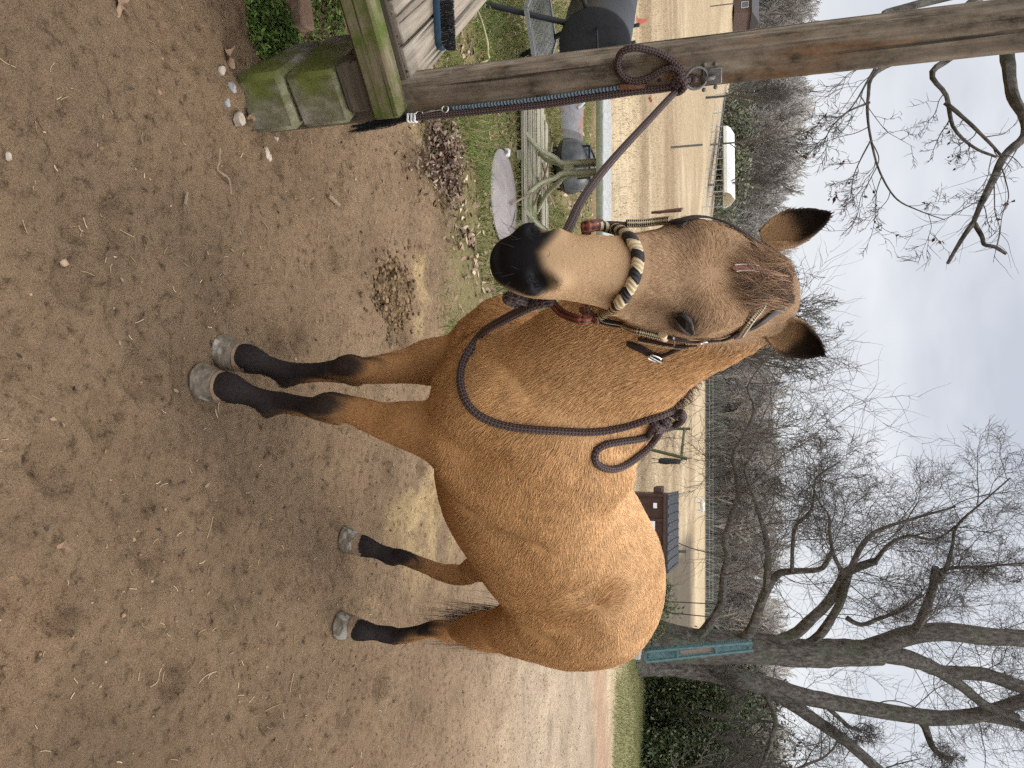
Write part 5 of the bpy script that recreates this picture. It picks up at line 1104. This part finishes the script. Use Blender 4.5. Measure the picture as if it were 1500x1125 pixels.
def wt(c):
    s,hx_,hf=headco(c); head=(c[:,0]>.95)&(hf>-.2); w=np.where(head,2.6,1.0); w=np.where(s>.86,np.where(head,1.2,w),w); return w
NH=290000
fi,w4=tri_sample(AV,AF,NH,wt); Fi=AF[fi]
hp_=(AV[Fi]*w4[:,:,None]).sum(1); hn=(VN[Fi]*w4[:,:,None]).sum(1); hn/=np.linalg.norm(hn,axis=1)[:,None]; hI=(AI[Fi]*w4[:,:,None]).sum(1); hI[:,2]=np.where(hI[:,2]<-.5,-1,np.round(hI[:,2]))
# outward check (body normals from the field)
x,y,z=hp_[:,0],hp_[:,1],hp_[:,2]; s,hx_,hf=headco(hp_)
flow=np.zeros((NH,3))+np.array([-1,0,-.38]); wN=sst(.45,.75,x)*sst(.9,1.1,z); flow=flow*(1-wN[:,None])+np.array([-.55,.0,-.85])*wN[:,None]
lg=1-sst(.72,.95,z); flow=flow*(1-lg[:,None])+np.array([-.12,0,-1])*lg[:,None]
hmask=(sst(.92,1.04,x)*(hf>-.2)*(s>-.05))[:,None]
fh=np.where((s>.30)[:,None],HT,-HT*.8+HF*.0); rad=hp_-WH; rl=np.linalg.norm(rad,axis=1,keepdims=True); rd=rad/np.maximum(rl,1e-4); wk=np.exp(-(rl/.13)**2); fh=fh*(1-wk)+rd*wk*1.4
flow=flow*(1-hmask)+fh*hmask
rad=hp_-WF; rl=np.linalg.norm(rad,axis=1,keepdims=True); rd=rad/np.maximum(rl,1e-4); wk=np.exp(-(rl/.16)**2); flow=flow*(1-wk)+rd*wk*1.3
isear=hI[:,2]>=0
for k,e in enumerate(EARS): 
    m=isear&(np.linalg.norm(hp_-e[0].mean(0),axis=1)<.12); flow[m]=unit(e[0][-1]-e[0][0])
fl_n=np.stack([fbm(x*11+3,z*11+y*9,401,3),fbm(x*11+40,z*11-y*9,411,3),fbm(z*11,y*11+x*7,421,3)],1)-.47
cl_n=np.stack([vn(x*60,z*60+y*50,431),vn(x*60+9,z*60-y*50,441),vn(z*60+y*60,x*60,451)],1)-.5
flow=flow/np.linalg.norm(flow,axis=1,keepdims=True)+fl_n*.75+cl_n*.38+rng.normal(0,.08,(NH,3))
tg_=flow-hn*(flow*hn).sum(1,keepdims=True); tg_/=np.maximum(np.linalg.norm(tg_,axis=1,keepdims=True),1e-6)
Lh=np.full(NH,.024); Lh=np.where(z>1.0,.027,Lh); Lh=np.where(lg>.5,.015,Lh); Lh=np.where(hmask[:,0]>.5,np.where(s>.55,.0085,.0150),Lh); Lh=np.where((hmask[:,0]>.5)&(s>.84),.0035,Lh); Lh=np.where(isear,np.where((hI[:,2]==1)&(hI[:,0]<.5),.020,.008),Lh)
feather=np.zeros(NH,bool)
for nm in HOOF:
    hb=HOOF[nm]; feather|=(np.hypot(x-hb[0]+.05,y-hb[1])<.15)&(z>.14)&(z<.36)&(hn[:,0]<-.45)
Lh=np.where(feather,.030,Lh); Lh*=rng.uniform(.65,1.25,NH)*(.8+.5*fbm(x*30,z*30+y*20,461,2))
HP=np.zeros((NH,4,3)); lift=np.where(isear,.45,.26)*(.7+.6*rng.random(NH))
for k in range(4):
    q=k/3; HP[:,k]=hp_-hn*.001+tg_*(Lh*q)[:,None]+hn*(Lh*lift*q*(1-.45*q))[:,None]
stk=vn(x*16,z*95+y*60,471)*(1-lg)*(1-hmask[:,0])+vn(x*95+y*80,z*16,473)*lg*(1-hmask[:,0])+vn(hx_*130,s*HLEN*26,475)*hmask[:,0]; stk=.6*stk+.4*vn(x*34+y*20,z*34-y*16,477)
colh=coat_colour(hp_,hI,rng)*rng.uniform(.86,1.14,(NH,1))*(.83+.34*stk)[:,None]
tipw=(rng.random(NH)<.05)&(b_:=hp_[:,2]>.6); colh[tipw]*=1.25
hrad=np.where(hmask[:,0]>.5,.00050,np.where(lg>.5,.0007,.00085))*rng.uniform(.8,1.2,NH)
hairm=attr_mat('coat_hair',.6,.10)
# no strands on the eyes
ok=((colh.max(1)>.022)|(s<.8)|(hmask[:,0]<.5)|isear)&(np.linalg.norm(hp_-EC,axis=1)>.024)&(np.linalg.norm(hp_-EC2,axis=1)>.024)&(hp_[:,2]>.085)
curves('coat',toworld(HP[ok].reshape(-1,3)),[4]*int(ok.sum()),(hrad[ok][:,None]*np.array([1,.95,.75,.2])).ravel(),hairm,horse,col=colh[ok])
# ---- eyes and lids
eyem,t,b=nodes('eye'); b.inputs['Base Color'].default_value=(.010,.006,.004,1); b.inputs['Roughness'].default_value=.10; b.inputs['Specular IOR Level'].default_value=.28
lidm_=noisy('eyelid',[(.035,.024,.018),(.075,.052,.036)],200,.55,.4,dist=.002)
def ballpt(x,y,c,r):
    d=ray(x,y); o=CO-c; A=d@d;B=o@d;Cc=o@o-r*r; D=B*B-A*Cc
    return CO+d*((-B-sqrt(max(D,0)))/A)
ECw=toworld(EC); ER=.0215
up_px=[(985,460),(992,459.5),(1001,462),(1008,468),(1013,477),(1016,490)]; lo_px=[(985,460),(989,469),(996,479),(1004,486),(1011,490),(1016,490)]
UPW=crom([ballpt(*q,ECw,ER*1.05) for q in up_px],5); LOW=crom([ballpt(*q,ECw,ER*1.05) for q in lo_px],5)
def mirror(Pw):
    a,b_,c_=headco(toloc(Pw)); return toworld(np.array([hd(p,-q,r) for p,q,r in zip(a,b_,c_)]))
lash=[];lr=[]
for side in (0,1):
    c=ECw if side==0 else toworld(EC2); mb=MB(); mb.blob(c,ER,1,28,18,0.); e=mb.build('eye',eyem,horse)
    U=UPW if side==0 else mirror(UPW); Lw=LOW if side==0 else mirror(LOW); mb=MB(); n=len(U)
    mb.tube(U,np.interp(np.linspace(0,1,n),[0,.15,.5,.85,1],[.002,.0038,.0048,.004,.002]),9); mb.tube(Lw,np.interp(np.linspace(0,1,n),[0,.2,.5,.85,1],[.002,.003,.0034,.003,.002]),9); mb.build('eyelid',lidm_,horse)
    for k in range(34):
        i=rng.integers(4,n-3); p=U[i]+rng.normal(0,.0015,3); o=unit(p-c)*1.0+np.array([0,-.35,-.75])+rng.normal(0,.15,3); o=unit(o); L_=rng.uniform(.008,.015); lash.append([p,p+o*L_*.5+unit(p-c)*.003,p+o*L_+np.array([0,0,-.002])])
curves('eyelashes',np.array(lash).reshape(-1,3),[3]*len(lash),np.tile([.0006,.0005,.0002],len(lash)),hairm,horse,col=np.full((len(lash),3),.02))
wk_=[];wl_=[]
for k in range(90):
    p=hd(rng.uniform(.86,.985),rng.uniform(-.065,.065),rng.uniform(-.07,.03)); 
    for _ in range(6): p=p-grad(G,p[None])[0]*sample(G,p[None])[0]
    n_=grad(G,p[None])[0]; d=unit(n_+HT*.5+rng.normal(0,.25,3)); L_=rng.uniform(.012,.045); wk_.append([p,p+d*L_*.5,p+d*L_+np.array([0,0,-.15*L_])])
curves('whiskers',toworld(np.array(wk_).reshape(-1,3)),[3]*len(wk_),np.tile([.0004,.0003,.00015],len(wk_)),hairm,horse,col=np.full((len(wk_),3),.03))
# ---- hooves
hoofm=noisy('hoof_horn',[(.045,.035,.024),(.115,.088,.060),(.19,.15,.108)],34,.6,.7,(1,1,2.4),9,spec=.3,dist=.004,coarse=(13,(.30,.265,.22),.56,.64),kind='Object')
coron=noisy('coronet',[(.14,.085,.048),(.24,.16,.10)],40,.7,.4)
for nm in ('FL','FR','HL','HR'):
    hb=HOOF[nm]; fr=nm[0]=='F'; mb=MB(); mc=MB(); n=28; hs_=.95 if fr else .93; yaw=dict(FL=.10,FR=-.10,HL=.25,HR=-.25)[nm]; lo=(-.012 if nm=='HL' else 0)
    rings=[]; 
    for z,ra,rl,ox in [(.0,.069,.068,.026),(.006,.071,.070,.025),(.028,.066,.065,.013),(.056,.059,.0585,.000),(.058,.0588,.058,-.001),(.088,.053,.050,-.013),(.104,.044,.042,-.018)]:
        R_=[]
        for k in range(n):
            a=2*pi*k/n; px_=ox+ra*cos(a)*(1. if cos(a)>0 else .80); py_=rl*sin(a)*(1-.10*max(0,-cos(a))); px_*=1+.015*sin(5*a+z*90); px_*=hs_; py_*=hs_; R_.append((hb[0]+px_*cos(yaw)-py_*sin(yaw),hb[1]+lo+px_*sin(yaw)+py_*cos(yaw),z-.004+(.016 if z>.03 else 0)*max(0,-cos(a))*-.6))
        rings.append(R_)
    def ringmesh(m,rs): m.add([p for r_ in rs for p in r_],[(i*n+k,i*n+(k+1)%n,(i+1)*n+(k+1)%n,(i+1)*n+k) for i in range(len(rs)-1) for k in range(n)]+[list(range(n))[::-1],[(len(rs)-1)*n+k for k in range(n)]])
    ringmesh(mb,rings[:4]); ringmesh(mc,rings[4:])
    mb.v=[toworld(v) for v in mb.v]; mc.v=[toworld(v) for v in mc.v]; ho_=mb.build('hoof',hoofm,horse); mc.build('coronet',coron,ho_)
# ---- forelock, mane, tail
def locks(name,roots,dirs,L,cols,n,rad,clump,spread,grav,seg=8,surf=True,lift=.006):
    g=np.random.default_rng(len(name)*7); K=len(roots); P=np.zeros((n,seg,3)); k=g.integers(0,K,n); st=g.normal(0,spread,(K,3)); ln=L*(g.uniform(.55,1.1,K)[k])*g.uniform(.8,1.15,n)
    p=np.asarray(roots)[k]+g.normal(0,clump,(n,3)); d=np.asarray(dirs)[k]+st[k]+g.normal(0,spread*.35,(n,3)); d/=np.linalg.norm(d,axis=1,keepdims=True)
    for s_ in range(seg):
        P[:,s_]=p; step=(ln/(seg-1))[:,None]; d=d+np.array([0,0,-grav])+g.normal(0,.05,(n,3)); d/=np.linalg.norm(d,axis=1,keepdims=True); p=p+d*step
        if surf:
            dist=sample(G,p); gr=grad(G,p); push=np.clip(lift*(.5+g.random(n))-dist,0,.05); p=p+gr*push[:,None]
            d=np.where((push>1e-4)[:,None],d-gr*np.minimum((d*gr).sum(1,keepdims=True),0),d); d/=np.maximum(np.linalg.norm(d,axis=1,keepdims=True),1e-6)
    taper=np.interp(np.linspace(0,1,seg),[0,.6,1],[1,.9,.25]); c=np.asarray(cols)[g.integers(0,len(cols),K)[k]]*g.uniform(.6,1.4,(n,1))
    return curves(name,toworld(P.reshape(-1,3)),[seg]*n,(rad*g.uniform(.7,1.3,n)[:,None]*taper[None]).ravel(),hairm,horse,col=c)
g=np.random.default_rng(77); rt=[];dr=[]
for k in range(110):
    px,py=g.uniform(1120,1160),g.uniform(384,450); p=toloc(hit(G,px,py)); rt.append(p)
    a=g.random(); tgt=toloc(hit(G,g.uniform(1045,1085),g.uniform(405,455) if a<.55 else (g.uniform(340,372) if a<.8 else g.uniform(370,405)))); dr.append(unit(tgt-p)+HF*.10)
locks('forelock',rt,dr,.110,[(.20,.11,.058),(.12,.065,.040),(.36,.215,.115),(.07,.042,.032),(.30,.175,.095)],2600,.00030,.0045,.15,.05,9,True,.008)
rt=[];dr=[]
for k in range(150):
    t=g.random(); x_=.40+.60*t; cx=np.array([x_,np.interp(x_,[.4,.62,.82,.97,1.08],[0,.03,.09,.17,.24]),2.0]); zz=np.arange(1.2,1.95,.004); dd=sample(G,np.stack([np.full_like(zz,cx[0]),np.full_like(zz,cx[1]),zz],1)); ins=zz[dd<0]; 
    if not len(ins): continue
    rt.append(np.array([cx[0],cx[1]-.006,ins.max()-.003])); dr.append(np.array([-.15,-.75,.55]))
locks('mane',rt,dr,.30,[(.030,.020,.016),(.060,.038,.026),(.020,.014,.012)],5200,.00055,.006,.16,.22,10,True,.006)
fz=[];fd=[]
for k in range(60):
    i=g.integers(0,len(rt)); fz.append(rt[i]+np.array([0,.010,-.004])); fd.append(np.array([-.35,.75,.75]))
locks('mane',fz,fd,.030,[(.09,.058,.035),(.05,.032,.022),(.32,.20,.11)],1500,.00055,.014,.3,.05,4,True,.004)
rt=[np.array([-.885,-.01,1.24])+g.normal(0,.014,3) for k in range(60)]; dr=[np.array([-.16,-.10,-1.])]*60
locks('tail',rt,dr,.80,[(.045,.022,.016),(.085,.036,.024),(.12,.055,.034),(.03,.018,.014)],2600,.0008,.012,.05,.30,14,True,.012)
# ================================================================== headstall with braided noseband
br=at_world(empty('bridle',tuple(hit(G,930,376)),'brown leather headstall with black and cream braided noseband on the horse','bridle'))
lea=noisy('dark_leather',[(.014,.009,.008),(.034,.020,.016)],120,.55,.25,spec=.2,dist=.001); redl=noisy('red_leather',[(.11,.028,.018),(.20,.055,.032)],120,.45,.25,spec=.4,dist=.001); brl=noisy('brown_leather',[(.12,.055,.04),(.21,.105,.08)],90,.5,.2,spec=.4,dist=.001)
raw=(.56,.43,.25); blk=(.022,.017,.016)
bosal=braid('braid_bold',blk,raw,2,26,chev=True,amp=.55,duty=.52,dist=.002,rough=.5); fine=braid('braid_fine',blk,raw,3,120,duty=.52,dist=.001,rough=.5); redb=braid('braid_red',(.035,.010,.008),(.22,.06,.03),3,110,duty=.6,dist=.001); buck=plain('buckle_metal',(.62,.6,.56),.22,1.,.05,50)
def skinpath(px,lift=.004,n=5):
    P=crom([hit(G,*q) for q in px],n); Pl=toloc(P); Nl=grad(G,Pl); Nw=Nl@HM; return P+Nw*lift,Nw
def strap(name,px,w,mat,t=.0035,lift=.005,n=5,par=br):
    P,Nw=skinpath(px,lift,n); mb=MB(); mb.ribbon(P,Nw,w,t); return mb.build(name,mat,par)
def cord(name,px,r,mat,lift=.006,n=5,par=br,rr=None,smooth=2):
    P,Nw=skinpath(px,lift,n)
    for _ in range(smooth): P[1:-1]=(P[:-2]+2*P[1:-1]+P[2:])/4
    mb=MB(); mb.tube(P,r if rr is None else np.interp(np.linspace(0,1,len(P)),np.linspace(0,1,len(rr)),rr),14); return mb.build(name,mat,par)
cord('noseband',[(868,336),(884,337),(902,341),(918,350),(928,364),(932,380),(930,396),(924,414),(914,430),(902,444),(889,457),(876,467)],.0118,bosal,.008,6,smooth=6,rr=[.0095,.0115,.0125,.0125,.0125,.0125,.0125,.0118,.0105])
cord('end_knot',[(856,338),(866,336),(878,334)],.012,redb,.007); cord('end_knot',[(856,452),(866,460),(878,468)],.011,redb,.007)
# the two sides run back under the jaw to the heel knot
HK=hd(.80,.000,-.135)
def under(p0,sg,name):
    a=toloc(hit(G,*p0)); P=crom([a,hd(.70,sg*.085,-.055),hd(.745,sg*.055,-.115),HK],7); d=sample(G,P); P=P+grad(G,P)*np.clip(.010-d,0,.06)[:,None]; mb=MB(); mb.tube(toworld(P),.0095,12); mb.build(name,redb,br); return P
under((858,453),1,'cheek_braid'); under((858,338),-1,'cheek_braid')
mb=MB(); mb.lathe(toworld(HK),[(.012,-.03),(.019,-.02),(.022,0),(.019,.02),(.012,.03)],14,unit(HT@HM)); mb.build('heel_knot',redb,br)
# left cheek piece
strap('cheek_strap',[(872,462),(884,469),(897,472),(908,473.5),(918,475.5)],.017,lea); cord('rein_loop',[(914,472),(917,478)],.009,plain('raw_wrap',raw,.6),.005)
cord('cheek_piece',[(917,475),(930,479),(945,482.5),(960,486),(972,489)],.0088,fine,.006)
cord('rein_loop',[(971,486),(974,492)],.009,bpy.data.materials['raw_wrap'],.005)
strap('cheek_strap',[(973,489.5),(986,492),(1000,494.5),(1014,496.5),(1030,496),(1046,495),(1058,494),(1072,489),(1084,481)],.014,lea,.0035,.006)
strap('strap_end',[(937,491.5),(952,494),(968,497),(984,499),(1002,500),(1018,498.5)],.012,lea,.003,.011)
mb=MB(); c,Nw=skinpath([(1026,489),(1034,499)],.012,2)
a=np.linspace(0,2*pi,25); u=unit(c[-1]-c[0]); w=unit(np.cross(Nw[1],u)); mb.tube(np.array([c.mean(0)+u*.013*np.sign(cos(q))*abs(cos(q))**.6+w*.008*np.sign(sin(q))*abs(sin(q))**.6 for q in a]),.0022,7,False); mb.build('buckle',buck,br)
mb=MB(); c,Nw=skinpath([(988,488),(989,500)],.011,4); mb.tube(c,.0024,7); mb.build('strap_keeper',buck,br)
# browband, its keeper, and the tongue lying under the forelock
cord('browband',[(1084,484),(1092,470),(1099,462),(1106,454),(1112,446),(1115,438)],.0085,fine,.008,smooth=2); cord('browband_strap',[(1114,441),(1117,424),(1117,408),(1115,392),(1110,375),(1104,362),(1098,352)],.006,lea,.001,smooth=4)
strap('browband_loop',[(1080,489),(1085,484),(1090,479)],.020,brl,.004,.008); strap('crown_strap',[(1084,482),(1098,478),(1112,470),(1126,460),(1142,448),(1156,432)],.016,lea,.0035,.006)
strap('poll_tongue',[(1067,397),(1078,396),(1090,396),(1102,398),(1114,402),(1126,406)],np.interp(np.linspace(0,1,26),[0,.12,.6,1],[.004,.017,.021,.018]),redl,.003,.013)
st_=plain('stitch_thread',(.6,.52,.42),.7)
def stitches(px,off,n,name='stitching',lift=.0175):
    P,Nw=skinpath(px,lift,8); T=np.gradient(P,axis=0); T/=np.linalg.norm(T,axis=1)[:,None]; S=np.cross(T,Nw); mb=MB(); Q=P+S*off; m=len(Q)
    for k in range(n):
        i=int((k+.15)*(m-1)/n); j=min(int((k+.75)*(m-1)/n)+1,m-1)
        if j>i: mb.tube([Q[i],Q[j]],.0009,5)
    mb.build(name,st_,br)
stitches([(1070,397),(1080,396),(1092,396),(1103,398)],.0065,9); stitches([(1070,397),(1080,396),(1092,396),(1103,398)],-.0065,9)
stitches([(939,492),(952,495),(968,498.5),(984,500.5),(1002,501),(1016,499)],.004,16,lift=.0155); stitches([(873,464),(884,471),(897,474),(908,475.5),(917,477)],-.006,12,lift=.010)
# throat latch with its buckle, on the neck behind the cheek
strap('throat_latch',[(1006,503),(994,508),(982,514),(970,519)],.010,lea,.003,.006); strap('throat_strap',[(920,499),(930,503),(942,508),(954,515),(964,518),(972,519)],np.interp(np.linspace(0,1,26),[0,.3,1],[.014,.024,.020]),lea,.005,.008)
mb=MB(); c,Nw=skinpath([(956,514),(966,518)],.018,3); u=unit(c[-1]-c[0]); w=unit(np.cross(Nw[1],u)); mb.tube(np.array([c.mean(0)+u*.014*np.sign(cos(q))*abs(cos(q))**.6+w*.011*np.sign(sin(q))*abs(sin(q))**.6 for q in a]),.0024,7,False); mb.tube([c.mean(0)-u*.012,c.mean(0)+u*.020+Nw[0]*.004],.002,6); mb.build('buckle',buck,br)
# right cheek piece, seen along the edge of the face
cord('cheek_piece',[(884,333),(900,333),(916,334)],.0065,lea,.006); cord('cheek_piece',[(918,333),(932,333),(948,332),(964,330),(984,328)],.0085,fine,.008); strap('cheek_strap',[(982,329),(1000,326),(1018,322),(1040,324),(1070,334),(1098,352)],.014,lea,.003,.006)
P,Nw=skinpath([(958,331),(975,329),(1000,326)],.014,5); mb=MB(); mb.ribbon(P+np.array([-.012,0,0]),Nw,.012,.004); mb.build('strap_end',brl,br)
# ================================================================== ropes
rm=braid('rope_brown',(.020,.012,.011),(.105,.066,.056),4,48,dist=.003,duty=.62,rough=.75)
def rope(mb,P,r=.0105,n=6,sm=2):
    P=crom(P,n)
    for _ in range(sm): P[1:-1]=(P[:-2]+2*P[1:-1]+P[2:])/4
    mb.tube(P,r,14)
def onskin(x,y,l=.0105): 
    p=hit(G,x,y); n=grad(G,toloc(p)[None])[0]@HM; return p+n*l
hk=toworld(HK); mb=MB()
P=[hk,pt(776,441,1.46),pt(752,435,1.43),pt(742,434,1.44),pt(745,442,1.47),pt(765,447,1.50)]; 
mb2=MB()
rope(mb2,[hk+np.array([.01,0,0]),pt(806,441,1.44),pt(790,444,1.445),pt(772,451,1.48),pt(752,461,1.55),pt(728,474,1.65),onskin(709,491),onskin(692,513),onskin(680,538),onskin(677,562),onskin(683,585),onskin(697,603),onskin(720,616),onskin(750,624.5),onskin(785,629),onskin(820,631),onskin(855,631),onskin(885,628),onskin(915,621),onskin(945,611),onskin(968,603),onskin(984,597)],.0108)
rope(mb2,[pt(776,443,1.47),pt(757,438,1.44),pt(745,434,1.44),pt(744,440,1.47),pt(762,446,1.49)],.0105)
# stopper knot at the withers and the loose loop
k0=onskin(968,608,.018)
for (r0,c0,ax_) in ((.017,(980,602),.0),(.017,(968,609),.3),(.0165,(957,614),.5)):
    cc_=onskin(*c0,.016); n_=grad(G,toloc(cc_)[None])[0]@HM; u=unit(np.cross(n_,[0,0,1.])); v=np.cross(n_,u); th=np.linspace(0,2*pi,20); d1=unit(u*cos(ax_)+v*sin(ax_)); mb2.tube(np.array([cc_+d1*r0*cos(q)+n_*r0*sin(q)*.9 for q in th]),.0115,12,False)
rope(mb2,[onskin(985,598,.022),onskin(994,600,.014),onskin(989,607,.026),onskin(972,617,.030),onskin(952,622,.022)],.0115)
rope(mb2,[onskin(958,612,.014),onskin(950,626,.016),onskin(944,635,.014),onskin(930,640),onskin(910,643),onskin(888,648),onskin(873,656),onskin(868,667),onskin(872,678),onskin(884,684.5),onskin(900,685),onskin(916,678,.012),onskin(932,664,.014),onskin(944,650,.018),onskin(952,638,.020),onskin(960,624,.022),onskin(966,612,.018)],.0108)
tag(mb2.build('rein_rope',rm),'dark brown braided rein rope round the neck, knotted at the withers','rope')
lr=at_world(empty('lead_rope',tuple(on_post(998,122)),'dark brown braided lead rope tied in a slip knot to the post ring','rope'))
mb=MB(); pr_=on_post(1000,126,.03)
rope(mb,[hk,pt(800,385,1.50),pt(815,360,1.53),pt(832,336,1.58),pt(848,300,1.68),pt(868,270,1.78),pt(892,240,1.90),pt(918,211,2.01),pt(946,181,2.13),pt(970,155,2.21),on_post(988,136,.035),on_post(998,127,.03)],.0105,6,3)
mb.build('rope_line',rm,lr); mb=MB()
rope(mb,[on_post(1012,116,.006),on_post(1008,117,.022),on_post(1002,119,.034),on_post(994,124,.036),on_post(988,131,.026),on_post(990,136,.018),on_post(998,133,.034),on_post(1003,126,.042),on_post(998,117,.042),on_post(989,118,.030),on_post(987,126,.030)],.0110,6,1)
rope(mb,[on_post(1010,120,.012),on_post(1016,117,.020),on_post(1020,116,.012),on_post(1014,113,.008),on_post(1004,116,.016)],.010,6,1); mb.build('slip_knot',rm,lr); mb=MB()
rope(mb,[on_post(1001,119,.032),on_post(1000,108,.022),on_post(990,94,.016),on_post(972,81,.014),on_post(950,73,.020),on_post(928,70,.030),on_post(911,76,.024),on_post(905,90,.016),on_post(907,104,.014),on_post(918,116,.014),on_post(934,119,.014),on_post(952,113,.014),on_post(968,104,.015),on_post(984,99,.018),on_post(996,107,.026),on_post(999,119,.034)],.0112); mb.build('rope_loop',rm,lr); mb=MB()
rope(mb,[on_post(988,127,.022),on_post(965,131,.014),on_post(930,134,.013),on_post(890,140,.014),on_post(850,145.5,.013),on_post(800,153,.013),on_post(750,158,.013),on_post(700,163.5,.013),on_post(650,168,.014),on_post(610,172,.016)],.0120); mb.build('rope_tail',rm,lr)
mb=MB(); c=on_post(603,173,.016); 
for k in range(3):
    q=on_post(599+5*k,173,.016); mb.tube(np.array([q+np.array([.0135*cos(t),.0135*sin(t),.002*sin(3*t)]) for t in np.linspace(0,2*pi,18)]),.0042,7,False)
mb.build('end_wrap',plain('white_wrap',(.62,.60,.55),.7),lr)
tl_=[]; n=240; tg0=on_post(599,173,.016)
for k in range(n):
    a_=on_post(598,173,.016)+rng.normal(0,.004,3); e_=(on_post(515,186,.012) if k%2 else on_post(513,193,.020)); tt=rng.uniform(.75,1.05); e_=a_+(e_-a_)*tt+rng.normal(0,.0035,3); m_=(a_+e_)/2+rng.normal(0,.004,3)+np.array([0,0,.004]); tl_.append([a_,m_,e_])
curves('frayed_end',np.array(tl_).reshape(-1,3),[3]*n,np.tile([.0007,.0006,.0003],n),hairm,lr,col=np.full((n,3),.022)*rng.uniform(.6,1.6,(n,1)))
# ------------------------------------------------------------------ a second, white horse grazing far off
def small_horse():
    Q=Field((-1.2,-.45,-.05),(1.6,.45,1.7),.035); A=np.array
    Q.sweep([(-.75,0,1.12),(-.4,0,1.1),(0,0,1.05),(.4,0,1.1),(.65,0,1.08)],[.15,.25,.27,.24,.14],[.2,.28,.27,.29,.18],[.2,.26,.30,.30,.18],(0,1,0),(0,0,1))
    Q.sweep([(.5,0,1.15),(.85,0,.95),(1.08,0,.62)],[.13,.09,.07],[.2,.14,.1],[.2,.14,.1],(0,1,0),(1,0,.5),k=.08); Q.sweep([(1.05,0,.66),(1.16,0,.40),(1.20,0,.10)],[.08,.08,.06],[.09,.09,.07],[.10,.10,.07],(0,1,0),(1,0,0),k=.05)
    for x,sg,b_ in ((.5,1,.08),(.5,-1,-.1),(-.62,1,.05),(-.62,-1,-.12)): Q.sweep([(x,sg*.13,.95),(x+b_*.5,sg*.12,.5),(x+b_,sg*.12,.0)],[.10,.055,.05],[.13,.06,.06],[.13,.06,.06],(0,1,0),(1,0,0),k=.06)
    Q.sweep([(-.9,0,1.2),(-1.02,0,.9),(-1.0,0,.5)],[.05,.06,.04],[.05,.06,.04],[.05,.06,.04],(0,1,0),(1,0,0),k=.03); return Q.mesh()
sv,sf=small_horse(); X0=ray(1022,735)[0]*90; wh=fast_mesh('horse',sv,sf,noisy('white_coat',[(.55,.52,.47),(.72,.70,.66)],6,.8,.1)); wh.location=(X0,90,float(ground_z(X0,90))); wh.rotation_euler=(0,0,2.75); wh.scale=(.86,)*3
tag(wh,'small white horse grazing far off at the end of the field','horse')
